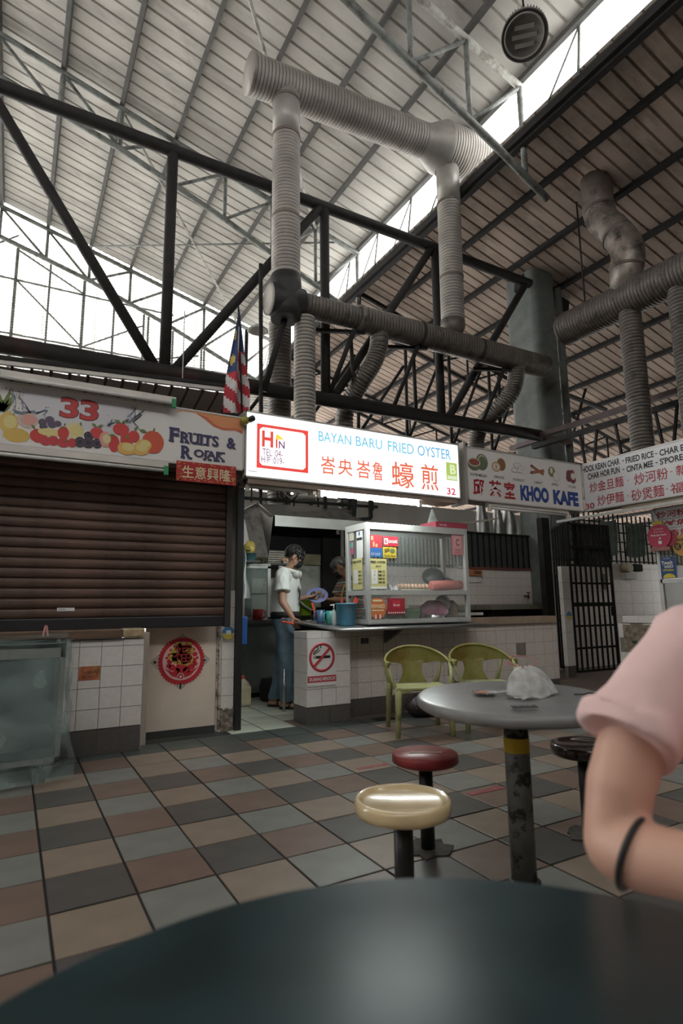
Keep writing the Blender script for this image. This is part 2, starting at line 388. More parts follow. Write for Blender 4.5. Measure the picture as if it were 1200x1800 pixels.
# ---------------- unseen walls added behind and beside the tables to hold back skylight
BLOCKER = M('light_block_wall', (.13,.122,.11), .85, var=.12, scale=1)
struct(MB().box(-16.6, 22.6, -9.7, -9.5, 0, 8.8).build('light_block_front', BLOCKER))
struct(MB().box(-16.7, -16.5, -9.5, 10.8, 0, 8.6).build('light_block_left', BLOCKER))
struct(MB().box(11.5, 11.7, -9.5, .4, 0, 6.3).build('light_block_right', BLOCKER))
# ================================================================ tiled walls
WT = M('wall_tile_white', (.70,.67,.645), .28, var=.06, scale=4, spec=.5)
WTO = M('wall_tile_old', (.66,.60,.56), .32, var=.08, scale=4, grime=(.42,.36,.31), gscale=2.5, glo=.56, ghi=.8)
SK = M('skirting_tile', (.10,.092,.088), .4, var=.15)
BACK = M('mortar', (.23,.205,.18), .9)
_tm = {}
def tile_wall(parent, face, c, us, vs, mat, name='wall_tile', skip=(), t=.007):
    key = mat.name
    if key not in _tm: _tm[key] = MB().box(-.5, .5, 0, 1, -.5, .5).mesh('wall_tile', mat)
    off = wloc(parent); n = 0
    for i in range(len(us)-1):
        for j in range(len(vs)-1):
            if (i, j) in skip: continue
            a, b, z0, z1 = us[i], us[i+1], vs[j], vs[j+1]; g = .0042
            o = link(name, _tm[key], parent); dz = random.uniform(0, .0012)
            if face == 'Y': p = Vector(((a+b)/2, c - dz, (z0+z1)/2)); o.scale = (abs(b-a)-g, t, z1-z0-g)
            else: p = Vector((c - dz, (a+b)/2, (z0+z1)/2)); o.scale = (abs(b-a)-g, t, z1-z0-g); o.rotation_euler = (0, 0, -PI/2)
            o.location = p - off; n += 1
def rng(a, b, st):
    r = []; x = a
    while x < b - 1e-4: r.append(x); x += st
    return r + [b]
# ---------------- stall 33 low wall
w33 = struct(MB().box(-2.9, -.178, .158, .30, 0, .825).build('wall_left', BACK))
us = [-.170 - .152*k for k in range(19)][::-1]
tile_wall(w33, 'Y', .15, us, [.183, .324, .474, .625, .773, .822], WT)
tile_wall(w33, 'Y', .15, [-.17 - .304*k for k in range(10)][::-1], [0, .180], SK, 'skirting_tile')
MB().box(-.178, -.166, .15, .30, 0, .825).build('corner_trim', M('trim_grey', (.35,.34,.33), .6), w33)
o = MB().box(-2.9, -.335, .115, .31, .832, .898, bev=.008).build('ledge_board', M('wood_brown', (.14,.085,.055), .55, var=.3, scale=4, stretch=(1,8,8)))
tag(o, 'brown board ledge under the shutter, wrapped in tape', 'ledge')
o = MB().box(-.332, -.172, .125, .31, .832, .90, bev=.012).build('taped_pad', M('tape_tan', (.42,.32,.20), .35, var=.25, scale=20, bump=.6))
tag(o, 'tan tape-wrapped pad at the end of the ledge', 'pad')
p = thing('clothes_peg', 'pink clothes peg clipped on the plastic sheet', 'peg', (-.86, .08, .86))
for s in (-1, 1): MB().bar((-.86+s*.016, .085, .862), (-.86+s*.003, .085, .94), .012, .014).build('leg', M('peg_pink', (.62,.30,.30), .5), p)
st = MB().box(-.622, -.478, .1445, .149, .535, .634).build('sticker', M('sticker_orange', (.42,.13,.06), .6, var=.5, scale=25, grime=(.40,.25,.08), gscale=14))
tag(st, 'worn orange sticker on the white tiled low wall', 'sticker')
text('JANGAN\nLETAK', 'lettering', flat('ink_dark', (.03,.02,.02)), st, (0,.1445,0), *FX, (-.60, -.50, .55, .60))
# ---------------- painted hatch with red paper disc
dh = thing('hatch_door', 'cream painted hatch door panel below the shutter', 'door', (.2, .45, 0))
MB().box(-.10, .498, .452, .49, .062, .9).build('panel', M('paint_cream', (.66,.56,.475), .6, var=.1, scale=3, grime=(.42,.33,.26), gscale=2.4, glo=.6, ghi=.85), dh)
MB().box(-.16, -.10, .30, .49, .0, .86).build('side_board', M('paint_cream_d', (.50,.43,.37), .7), dh)
MB().box(-.10, .498, .45, .49, .0, .06).build('kick_strip', M('kick_dark', (.035,.04,.038), .6), dh)
MB().box(.500, .514, .448, .49, .02, .9).box(.522, .540, .444, .49, .02, .9).build('hinge_strip', M('rusty_paint', (.50,.43,.37), .6, grime=(.09,.045,.03), gscale=9, glo=.5, ghi=.58), dh)
fu = thing('paper_cut', 'round red paper-cut with a gold character on the hatch', 'decoration', (.2, .445, .42))
RED = M('paper_red', (.50,.022,.035), .6); GOLD = M('paper_gold', (.62,.44,.10), .4, metal=.4, var=.35, scale=60); PINKW = M('paper_pale', (.72,.47,.45), .6)
def disc(mb, c, rx, rz, y, n=36, mi=0, sc=0, wob=0):
    pts = [(c[0]+rx*(1+wob*math.sin(k*sc))*math.cos(2*PI*k/n), y, c[1]+rz*(1+wob*math.sin(k*sc))*math.sin(2*PI*k/n)) for k in range(n)]
    return mb.poly(pts, (0,-1,0), .0012, mi)
MB().poly([(.2, .451, .37), (.445, .451, .61), (.2, .451, .84), (-.06, .451, .61)], (0,-1,0), .001).build('foil', glassy('foil_clear', (.75,.72,.66), .45, .25), fu)
mb = MB(); n = 120; disc(mb, (.199, .610), .188, .188, .4475, n)
for k in range(44): a = 2*PI*k/44; disc(mb, (.199+.188*math.cos(a), .610+.188*math.sin(a)), .0095, .0095, .4478, 10)
mb.build('paper_disc', RED, fu)
mb = MB(); disc(mb, (.199, .610), .158, .158, .4462, 60); mb.build('inner_disc', PINKW, fu)
mb = MB()
for (cx, cz, r) in [(.12,.56,.03),(.16,.53,.028),(.24,.53,.03),(.28,.56,.032),(.30,.61,.025),(.31,.66,.022),(.29,.70,.02),(.10,.61,.024),(.10,.66,.02),(.2,.50,.022),(.11,.70,.016),(.25,.73,.012),(.14,.73,.015),(.20,.56,.05),(.17,.50,.02),(.27,.51,.02),(.09,.575,.02),(.315,.58,.02),(.33,.63,.013),(.075,.64,.012)]:
    disc(mb, (cx, cz), r, r*.9, .4450, 14)
mb.poly([(.055,.445,.56), (.12,.445,.49), (.2,.445,.462), (.28,.445,.49), (.345,.445,.56), (.29,.445,.53), (.2,.445,.51), (.11,.445,.53)], (0,-1,0), .001)
tag(mb.build('floral_cutwork', RED, fu), kind='stuff')
mb = MB()
for (cx, cz, rx, rz) in [(.20,.725,.055,.034),(.165,.69,.062,.04),(.235,.69,.062,.05),(.14,.645,.05,.035),(.2,.63,.085,.05),(.24,.62,.055,.05),(.255,.735,.03,.03),(.165,.74,.03,.03)]: disc(mb, (cx, cz), rx, rz, .4436, 20)
mb.build('gold_blob', GOLD, fu)
text('福', 'lettering', flat('ink_red', (.30,.02,.02)), fu, (0,.4422,0), *FX, (.13, .275, .59, .75), bold=.0)
mb = MB(); mb.lathe([(.030,0), (.030,.002), (.024,.002), (.024,0)], (.193,.4432,.482), 24, ax=(0,-1,0)); mb.box(.183,.203,.4415,.443,.472,.492)
mb.build('coin', PINKW, fu)
for a in ((.188,.200,.385,.43), (.385,.405,.60,.612), (-.03,-.012,.60,.62)): MB().box(a[0],a[1],.440,.449,a[2],a[3]).build('tape', flat('tape_black', (.015,.014,.014)), fu)
# ---------------- jamb pillar, broken foot, black post
jp = struct(MB().box(.556, .655, .458, .62, .17, 2.2).build('trim_1', BACK))
tile_wall(jp, 'Y', .45, [.548, .660], [.178, .296, .445, .601, .753, .903, 1.05, 1.20], WT)
mb = MB(); bm = bmesh.new(); bmesh.ops.create_cube(bm, size=1); bmesh.ops.subdivide_edges(bm, edges=bm.edges[:], cuts=4, use_grid_fill=True)
for v in bm.verts: v.co = Vector((.605+v.co.x*.125+random.uniform(-.012,.012), .53+v.co.y*.17+random.uniform(-.014,.014), .09+v.co.z*.185+(random.uniform(-.02,.02) if v.co.z > .3 else 0)))
bm.verts.index_update(); mb.add([v.co[:] for v in bm.verts], [[v.index for v in f.verts] for f in bm.faces]); bm.free()
mb.build('broken_foot', M('rubble', (.23,.19,.16), .9, var=.35, scale=14, bump=.6), jp)
mb = MB(); disc(mb, (.600, .827), .058, .058, .4415, 32); sb = tag(mb.build('sticker', flat('sticker_blue', (.06,.22,.45))), 'round blue and yellow sticker on the white tiled jamb', 'sticker')
mb = MB(); mb.poly([(.600+.056*math.cos(a), .4395, .827+.056*math.sin(a)) for a in [PI+PI*k/14 for k in range(15)]], (0,-1,0), .0006); mb.build('yellow_half', flat('sticker_yellow', (.62,.50,.10)), sb)
mb = MB(); mb.box(.58,.622,.4386,.4395,.815,.85); mb.build('white_figure', flat('sticker_white', (.75,.78,.8)), sb)
bp_ = tag(MB().box(.664, .722, .42, .52, 0, 2.72).build('door_post', M('post_black', (.012,.013,.014), .5)), 'black steel door post between shutter and kitchen', 'post')
# ---------------- roller shutter
SH = M('shutter_brown', (.125,.074,.056), .5, metal=.25, var=.18, scale=3, grime=(.07,.045,.035), gscale=2)
sh = thing('roller_shutter', 'closed brown roller shutter with ribbed slats', 'shutter', (-1.0, .3, .89))
P = .0757; prof = [(.300,0), (.293,.008), (.2885,.022), (.2875,.038), (.2895,.054), (.295,.064), (.303,.068), (.308,.072), (.308,.0757), (.315,.0757), (.315,0)]
vs = [(x, y_, z_) for x in (-2.9, .512) for y_, z_ in prof]; k = len(prof)
slat = MB().add(vs, [(i, (i+1) % k, k+(i+1) % k, k+i) for i in range(k)] + [list(range(k)), list(range(k, 2*k))]).mesh('slat', SH, (-1.0, .3, .89))
for i in range(17): link('slat', slat, sh, (0, random.uniform(-.001,.001), .985 + i*P))
MB().box(-2.9, .512, .278, .325, .893, .985, bev=.01).build('bottom_rail', M('rail_dark', (.018,.017,.02), .5), sh)
MB().box(.505, .556, .262, .40, .885, 2.3).build('guide_rail', M('guide_dark', (.03,.026,.025), .55), sh)
mb = MB().box(-.785, -.665, .284, .2875, 1.037, 1.062); lb = mb.build('label', flat('label_white', (.75,.75,.74)), sh)
text('LEMAN', 'lettering', flat('ink_dark', (.03,.02,.02)), lb, (0,.284,0), *FX, (-.778, -.73, 1.043, 1.055))
tag(MB().box(-2.9, .60, .40, .46, 2.12, 2.62).build('shutter_box', M('guide_dark', (.03,.026,.025), .55)), 'dark shutter housing behind the fruit signboard', 'housing')
# ================================================================ signboards
SIGNW = M('sign_white', (.70,.68,.665), .45, var=.04, scale=3)
FRAME = M('sign_frame', (.52,.50,.47), .5, metal=.3, var=.1)
FRAMED = M('sign_case_dark', (.23,.20,.17), .6, var=.2)
TUBE = M('tube_glass', (.62,.62,.60), .25); BATTEN = M('batten_white', (.60,.57,.53), .5, var=.12); GRN = flat('cap_green', (.03,.26,.10))
def tube_lamp(label, p, q, lit=False, group=None, batten=True, green=False, up=.045):
    p, q = V3(p), V3(q); d = (q-p).normalized(); t = thing('tube_lamp', label, 'lamp', (p+q)/2, group)
    if batten: MB().bar(p+Vector((0,.02,up)), q+Vector((0,.02,up)), .05, .045).build('batten', BATTEN, t)
    MB().tube(p+d*.03, q-d*.03, .0145, n=12).build('tube', LIT if lit else TUBE, t)
    for e, s in ((p, 1), (q, -1)): MB().bar(e + d*s*.0, e + d*s*.035, .03, .034 if not batten else .07).build('end_cap', GRN if green else BATTEN, t)
    return t
LIT = M('tube_lit', (.90,1.0,.97), .3, emit=170, var=0)
def signbox(name, label, x0, x1, y0, y1, z0, z1, face, case):
    t = thing(name, label, 'sign', ((x0+x1)/2, (y0+y1)/2, z0))
    MB().box(x0, x1, y0+.004, y1, z0, z1).build('case', case, t)
    MB().box(x0+.012, x1-.012, y0, y0+.006, z0+.012, z1-.012).build('face', face, t)
    f = .014
    for a in ((x0, x1, z0, z0+f), (x0, x1, z1-f, z1), (x0, x0+f, z0, z1), (x1-f, x1, z0, z1)): MB().box(a[0], a[1], y0-.005, y0+.004, a[2], a[3]).build('frame_bar', FRAME, t)
    return t
# ---------------- sign 33
s33 = signbox('signboard', 'long white fruit-stall signboard with printed fruit and 33', -2.75, .560, .0, .16, 2.195, 2.668, SIGNW, FRAMED)
FR = {'pine': (.66,.47,.14), 'pinew': (.62,.42,.10), 'passion': (.56,.44,.40), 'grape': (.10,.075,.12), 'lemonw': (.68,.58,.25), 'lemon': (.66,.60,.33), 'straw': (.55,.055,.05), 'rasp': (.50,.06,.08), 'black': (.035,.03,.045), 'strawh': (.66,.33,.28), 'peach': (.58,.10,.05), 'peachw': (.70,.42,.12)}
fk = list(FR); FMATS = [flat('print_'+k, FR[k]) for k in fk]
for q, (nm, X, Z, rx, rz) in enumerate([('pine',-1.192,2.364,.062,.078),('pinew',-1.137,2.277,.084,.052),('passion',-1.074,2.397,.068,.061),('grape',-.978,2.396,.028,.027),('grape',-.933,2.422,.03,.027),('grape',-.971,2.364,.027,.023),('grape',-.917,2.388,.03,.026),('grape',-.88,2.399,.026,.023),('lemon',-.763,2.361,.063,.065),('straw',-.999,2.291,.055,.051),('lemonw',-.927,2.327,.079,.029),('straw',-.838,2.335,.038,.049),('rasp',-.951,2.258,.037,.034),('rasp',-.9,2.267,.035,.037),('rasp',-.834,2.262,.04,.038),('rasp',-.774,2.267,.031,.035),('black',-.664,2.337,.035,.033),('straw',-.61,2.366,.048,.044),('black',-.724,2.279,.035,.041),('black',-.666,2.281,.04,.042),('black',-.604,2.284,.034,.038),('strawh',-.548,2.324,.043,.061),('straw',-.485,2.299,.039,.067),('straw',-.439,2.419,.06,.048),('straw',-.343,2.375,.043,.046),('straw',-.394,2.339,.047,.062),('peach',-.196,2.348,.083,.092),('peachw',-.391,2.271,.068,.05),('peachw',-.29,2.278,.064,.048),('peachw',-.265,2.316,.059,.046)]):
    mb = MB(); disc(mb, (X, Z), rx, rz, -.0005-q*.00015, 22, fk.index(nm), sc=2.1, wob=.02); mb.build('printed_fruit', FMATS, s33)
    if nm in ('peachw', 'lemon', 'passion', 'pine', 'strawh'):
        mb = MB(); disc(mb, (X+.01, Z+(.012 if nm == 'peachw' else .004)), rx*.68, rz*.62, -.0005-(q+.5)*.00015-.001, 18, {'peachw': fk.index('lemonw'), 'lemon': fk.index('lemonw'), 'passion': fk.index('strawh'), 'pine': fk.index('lemonw'), 'strawh': fk.index('lemon')}[nm]); mb.build('printed_flesh', FMATS, s33)
    if nm in ('black', 'rasp'):
        mb = MB()
        for a in range(9): disc(mb, (X+rx*.62*math.cos(a*.7), Z+rz*.62*math.sin(a*.7)), rx*.2, rz*.2, -.0005-(q+.6)*.00015-.001, 8, fk.index('grape' if nm == 'black' else 'straw'))
        tag(mb.build('printed_drupelets', FMATS, s33), kind='stuff')
for X in (-2.35, -1.75):
    for k in range(9): mb = MB(); disc(mb, (X + (k % 5)*.11 - .2, 2.27+.07*(k//5)), .06, .055, -.004-k*.0002, 18, (k*5) % len(fk)); mb.build('printed_fruit', FMATS, s33)
LEAF = flat('print_leaf', (.14,.20,.06)); mb = MB()
for X, Z, a, l in [(-.838,2.385,1.2,.03),(-.61,2.412,2.6,.05),(-.61,2.412,.5,.05),(-.439,2.468,2.8,.06),(-.439,2.468,.6,.05),(-.48,2.37,3.4,.05),(-.343,2.42,1.0,.05),(-.24,2.42,2.9,.07),(-.196,2.43,1.4,.04),(-1.02,2.34,2.4,.04),(-.72,2.40,1.8,.04),(-.83,2.27,.3,.03),(-.41,2.38,5.5,.05),(-.86,2.37,.5,.03)]:
    d = Vector((math.cos(a), 0, math.sin(a))); nn = Vector((-d.z, 0, d.x)); c0 = Vector((X, -.0062, Z))
    mb.poly([c0, c0+d*l*.5+nn*l*.22, c0+d*l, c0+d*l*.5-nn*l*.22], (0,-1,0), .0006)
for k in range(7):
    a = .9 + k*.22; d = Vector((math.cos(a), 0, math.sin(a))); nn = Vector((-d.z, 0, d.x)); c0 = Vector((-1.235, -.006, 2.44)); l = .09+.05*(k % 3)
    mb.poly([c0-nn*.012, c0+d*l*.5-nn*.014, c0+d*l, c0+d*l*.5+nn*.014, c0+nn*.012], (0,-1,0), .0006)
tag(mb.build('printed_leaves', LEAF, s33), kind='stuff')
mb = MB(); rs = random.Random(3)
def splash(pts, w):
    for (a, b) in zip(pts, pts[1:]):
        for q in range(3):
            j = lambda: rs.uniform(-.012, .012)
            mb.bar((a[0]+j(), -.002, a[1]+j()), (b[0]+j(), -.002, b[1]+j()), .001, w*rs.uniform(.5, 1.4), up=(0,0,1))
        for q in range(4): disc(mb, (a[0]+rs.uniform(-.03,.03), a[1]+rs.uniform(-.03,.03)), .004, .004, -.002, 6)
splash([(-1.20,2.60),(-1.17,2.555),(-1.165,2.50),(-1.171,2.45),(-1.10,2.445),(-1.028,2.463),(-.956,2.491),(-.975,2.44)], .006)
splash([(-1.137,2.606),(-1.13,2.55),(-1.105,2.50),(-1.06,2.46)], .006)
splash([(-.515,2.487),(-.533,2.439),(-.48,2.47),(-.441,2.464),(-.391,2.518),(-.342,2.607),(-.345,2.53),(-.297,2.555),(-.348,2.49),(-.303,2.45)], .006)
splash([(-.391,2.47),(-.36,2.5),(-.277,2.605)], .005)
tag(mb.build('printed_splash', flat('print_water', (.16,.20,.25)), s33), kind='stuff')
MB().box(-1.12, -.33, -.0008, 0, 2.38, 2.64).build('printed_lilac_panel', flat('print_lilac', (.60,.585,.63)), s33)  # plain lilac panel printed behind the number
mb = MB()
mb.poly([(-.04,-.0012,2.622), (.025,-.0012,2.639), (.137,-.0012,2.643), (.215,-.0012,2.600), (.293,-.0012,2.547), (.373,-.0012,2.528), (.482,-.0012,2.541), (.542,-.0012,2.518), (.545,-.0012,2.65), (.30,-.0012,2.652), (.14,-.0012,2.652), (.0,-.0012,2.645)], (0,-1,0), .0006)
mb.build('printed_ribbon', flat('print_orange', (.66,.27,.12)), s33)
mb = MB(); mb.poly([(.137,-.002,2.643), (.215,-.002,2.600), (.293,-.002,2.547), (.373,-.002,2.528), (.482,-.002,2.541), (.542,-.002,2.518), (.542,-.002,2.545), (.482,-.002,2.560), (.37,-.002,2.548), (.30,-.002,2.568), (.235,-.002,2.62)], (0,-1,0), .0006)
mb.build('printed_ribbon_edge', flat('print_redorange', (.58,.13,.07)), s33)
NAVY = flat('ink_navy', (.035,.04,.115)); INKR = flat('ink_brick', (.48,.05,.055)); DK = flat('ink_dark', (.03,.02,.02))
for r, tx in (((-.869,-.746,2.455,2.611), '3'), ((-.733,-.607,2.455,2.613), '3')):
    text(tx, 'number_outline', DK, s33, (0,-.0005,0), *FX, (r[0]-.005, r[1]+.005, r[2]-.005, r[3]+.005), bold=.045, ext=.001)
    text(tx, 'number', INKR, s33, (0,-.0005,0), *FX, r, bold=.03, ext=.003)
SHD = flat('ink_shadow', (.33,.22,.22))
for tx, r in (('F', (-.069,.005,2.371,2.493)), ('RUITS', (.018,.334,2.374,2.468)), ('&', (.405,.486,2.374,2.470)), ('R', (.028,.110,2.245,2.353)), ('OJAK', (.129,.387,2.249,2.335))):
    text(tx, 'letter_shadow', SHD, s33, (0,0,0), *FX, (r[0]+.008, r[1]+.008, r[2]-.006, r[3]-.006), bold=.032, ext=.0015)
    text(tx, 'lettering', NAVY, s33, (0,0,0), *FX, r, bold=.032, ext=.003)
mb = MB()     # slab serifs
def serif(x, z, w=.030, h=.016): mb.box(x-w/2, x+w/2, -.0042, -.0032, z, z+h)
serif(-.055,2.371,.04); serif(-.055,2.477,.04); mb.box(-.006,.006,-.0042,-.0032,2.452,2.493); mb.box(-.018,-.010,-.0042,-.0032,2.415,2.45)
for x in (.030, .066): serif(x, 2.374)
serif(.030,2.453); serif(.090,2.453); serif(.134,2.453); serif(.172,2.374,.036); serif(.172,2.453,.036); serif(.225,2.374,.036); mb.box(.192,.200,-.0042,-.0032,2.435,2.468); mb.box(.25,.258,-.0042,-.0032,2.435,2.468)
serif(.042,2.245,.036); serif(.042,2.337,.036); serif(.10,2.245,.036); serif(.24,2.319,.04); serif(.265,2.249,.03); serif(.31,2.249,.03); serif(.335,2.249,.026); serif(.335,2.319,.03); serif(.378,2.249,.03); serif(.378,2.319,.03)
tag(mb.build('letter_serifs', NAVY, s33), kind='stuff')
tube_lamp('unlit tube lamp along the top of the fruit signboard', (-1.30, -.075, 2.668), (-.045, -.075, 2.668), green=True, group='tube lamps on the fruit sign', up=.03)
tube_lamp('unlit tube lamp under the fruit signboard above the shutter', (-1.9, -.02, 2.125), (-.075, -.02, 2.125), green=True, group='tube lamps on the fruit sign')
bn = thing('banner', 'red paper banner with gold Chinese blessing under the fruit sign', 'banner', (.237, -.02, 2.05))
MB().box(-.011, .485, -.022, -.018, 2.055, 2.218).build('sheet', M('banner_red', (.40,.022,.022), .55, var=.15), bn)
text('生意興隆', 'lettering', flat('ink_goldpale', (.72,.60,.38)), bn, (0,-.022,0), *FX, (.035,.44,2.082,2.185), bold=.012)
mb = MB(); rs = random.Random(5)
for k in range(70):
    side = rs.random()
    X = rs.choice([rs.uniform(0,.035), rs.uniform(.445,.478)]) if side < .55 else rs.uniform(.0,.478)
    Z = rs.uniform(2.065,2.21) if side < .55 else rs.choice([rs.uniform(2.062,2.076), rs.uniform(2.197,2.212)])
    disc(mb, (X, Z), .007, .005, -.0222, 8)
tag(mb.build('gold_ornament', flat('ink_gold', (.50,.30,.10)), bn), kind='stuff')
# ---------------- lightbox 32
LB = M('lightbox_white', (.93,.98,1.0), .4, emit=1.15, var=0)
s32 = signbox('lightbox_sign', 'lit white lightbox sign with red and blue lettering, number 32', .565, 2.945, -.005, .24, 2.143, 2.735, LB, M('lightbox_case', (.33,.31,.28), .55, var=.15))
def lit(name, c, e=.75): return flat(name, c, .5, emit=e)
LR = lit('lit_red', (.78,.075,.06)); LO = lit('lit_orange', (.80,.17,.09)); LBL = lit('lit_blue', (.24,.60,.82)); LP = lit('lit_purple', (.28,.08,.20), .5); LY = lit('lit_yellow', (.95,.70,.08)); LG = lit('lit_green', (.45,.60,.16)); LC = lit('lit_crimson', (.62,.05,.09)); LBL2 = lit('lit_blue2', (.20,.48,.76))
O = (0,-.005,0); a, b, c, d_ = .673, 1.167, 2.237, 2.632
mb = MB()
for r in ((a,b,c,c+.026), (a,b,d_-.026,d_), (a,a+.026,c,d_), (b-.026,b,c,d_)): mb.box(r[0], r[1], -.0075, -.0055, r[2], r[3])
for X, Z, sx, sz in ((a,c,1,1), (b,c,-1,1), (a,d_,1,-1), (b,d_,-1,-1)): mb.poly([(X+sx*.02,-.0055,Z+sz*.02), (X+sx*.06,-.0055,Z+sz*.02), (X+sx*.02,-.0055,Z+sz*.055)], (0,-1,0), .0015)
mb.build('red_border', LR, s32)
text('H', 'lettering', LR, s32, O, *FX, (.72,.825,2.43,2.577), bold=.03)
text('I', 'lettering', LR, s32, O, *FX, (.850,.866,2.432,2.545), bold=.02)
text('N', 'lettering', LP, s32, O, *FX, (.878,.936,2.433,2.501), bold=.02)
mb = MB(); mb.poly([(.853,-.007,2.553), (.868,-.007,2.560), (.93,-.007,2.517), (.853,-.007,2.511)], (0,-1,0), .001); mb.build('yellow_wedge', LY, s32)
text('TEL :04-', 'lettering', LP, s32, O, *FX, (.725,.916,2.352,2.415)); text('H/P :019-', 'lettering', LP, s32, O, *FX, (.716,.929,2.288,2.347))
for tx, r in (('BAYAN', (1.272,1.622,2.553,2.65)), ('BARU', (1.672,1.972,2.555,2.655)), ('FRIED', (2.038,2.355,2.551,2.657)), ('OYSTER', (2.401,2.834,2.55,2.661))): text(tx, 'lettering', LBL2 if tx == 'OYSTER' else LBL, s32, O, *FX, r, bold=.012)
for tx, r in (('峇', (1.292,1.449,2.248,2.42)), ('央', (1.475,1.633,2.254,2.415)), ('峇', (1.675,1.833,2.247,2.424)), ('魯', (1.854,1.982,2.242,2.429)), ('蠔', (2.074,2.344,2.197,2.461)), ('煎', (2.436,2.654,2.2,2.471))): text(tx, 'lettering', LO, s32, O, *FX, r, bold=.008)
text('32', 'number', LC, s32, O, *FX, (2.76,2.877,2.178,2.25), bold=.02)
g = MB().box(2.763, 2.909, -.0075, -.0055, 2.332, 2.523).build('grade_sticker', LG, s32)
text('B', 'lettering', lit('lit_palegreen', (.80,.88,.62)), g, (0,-.0075,0), *FX, (2.815,2.89,2.40,2.50), bold=.02)
MB().box(2.775, 2.90, -.0085, -.0075, 2.342, 2.38).build('small_print', lit('lit_palegreen', (.80,.88,.62)), g)
MB().box(.60,.68,-.0075,-.0055,2.198,2.202).build('pen_mark', flat('ink_dark', (.03,.02,.02)), s32)
MB().box(.60, 2.90, .0, .22, 2.095, 2.142).build('under_rail', M('rail_brown', (.26,.20,.165), .6), s32)
tube_lamp('lit white tube lamp under the lightbox sign', (1.275, .035, 2.066), (2.455, .035, 2.066), lit=True)
tube_lamp('unlit tube lamp under the left end of the lightbox sign', (.60, .06, 2.085), (1.24, .06, 2.085), group='tube lamps under the lightbox')
# ---------------- Khoo sign
sk = signbox('signboard', 'white drinks signboard with small fruit pictures and navy lettering', 3.05, 4.885, .0, .22, 2.145, 2.735, SIGNW, FRAMED)
CR = flat('ink_crimson', (.38,.02,.035)); BLU = flat('ink_blue', (.02,.055,.24))
for tx, r in (('邱', (3.123,3.289,2.199,2.388)), ('茶', (3.351,3.541,2.205,2.394)), ('室', (3.579,3.741,2.203,2.398))): text(tx, 'lettering', CR, sk, (0,0,0), *FX, r, bold=.03)
text('KHOO', 'lettering', BLU, sk, (0,0,0), *FX, (3.824,4.282,2.20,2.381), bold=.06); text('KAFE', 'lettering', BLU, sk, (0,0,0), *FX, (4.357,4.793,2.20,2.373), bold=.06)
for tx, r in (('WATER MELON', (3.089,3.327,2.413,2.445)), ('ORANGE', (3.438,3.586,2.42,2.45)), ('STARFRUIT', (3.719,3.901,2.417,2.447)), ('CARROT', (4.051,4.188,2.417,2.447)), ('APPLE', (4.341,4.45,2.422,2.45)), ('LYCHEE', (4.633,4.761,2.422,2.449))): text(tx, 'caption', DK, sk, (0,0,0), *FX, r, bold=.01)
fcols = [('green', (.13,.16,.10)), ('flesh', (.28,.075,.055)), ('rind', (.50,.50,.40)), ('brown', (.26,.13,.06)), ('tan', (.50,.34,.20)), ('line', (.42,.41,.39)), ('carrot', (.30,.12,.07)), ('apple', (.20,.21,.10)), ('pale', (.68,.66,.62)), ('maroon', (.17,.05,.05))]
KM = {n_: flat('khoo_'+n_, c_) for n_, c_ in fcols}; mb = MB()
def dd(n_, cx, cz, rx, rz, l, wob=.0): disc(MB(), (cx, cz), rx, rz, -.0005-l*.0008, 24, 0, 1.7, wob).build('printed_fruit', KM[n_], sk)
def db(n_, p, q, w): MB().bar(p, q, .001, w).build('printed_fruit', KM[n_], sk)
dd('green', 3.27,2.58,.085,.092,0); dd('rind', 3.27,2.585,.06,.075,1); dd('green', 3.275,2.575,.055,.07,2); dd('green', 3.155,2.545,.092,.07,3); dd('rind', 3.155,2.565,.088,.048,4); dd('flesh', 3.155,2.567,.072,.036,5)
dd('brown', 3.555,2.585,.065,.072,0); dd('tan', 3.475,2.55,.066,.058,1); dd('pale', 3.475,2.55,.045,.038,2); dd('tan', 3.475,2.55,.015,.03,3)
for q, (x_, z_, a_) in enumerate([(3.80,2.60,.06), (3.86,2.575,.05), (3.75,2.54,.05), (3.83,2.54,.045)]): dd('line', x_, z_, a_, a_*.55, q*2, .06); dd('pale', x_, z_, a_*.88, a_*.46, q*2+1, .06)
db('carrot', (4.03,-.002,2.62), (4.22,-.002,2.54), .034); db('carrot', (4.01,-.003,2.54), (4.23,-.003,2.585), .034); dd('maroon', 4.03,2.62,.018,.018,3); dd('maroon', 4.015,2.54,.016,.016,4)
dd('apple', 4.36,2.585,.06,.062,0); dd('pale', 4.355,2.60,.02,.035,1); dd('line', 4.435,2.535,.058,.062,2); dd('pale', 4.435,2.535,.053,.057,3)
for q, (x_, z_, a_) in enumerate([(4.66,2.59,.05), (4.71,2.60,.045), (4.65,2.54,.048), (4.72,2.53,.05)]): dd('maroon', x_, z_, a_, a_, q)
dd('pale', 4.72,2.565,.036,.042,5); db('maroon', (4.65,-.003,2.62), (4.76,-.003,2.64), .006); db('maroon', (4.62,-.003,2.56), (4.6,-.003,2.53), .006)
tube_lamp('unlit bare batten under the drinks signboard', (3.35, .02, 2.085), (4.62, .02, 2.085), group='battens under the drinks sign')
MB().box(3.02, 3.048, .0, .24, 2.10, 2.78).build('end_plate', M('lightbox_case', (.33,.31,.28), .55), sk)
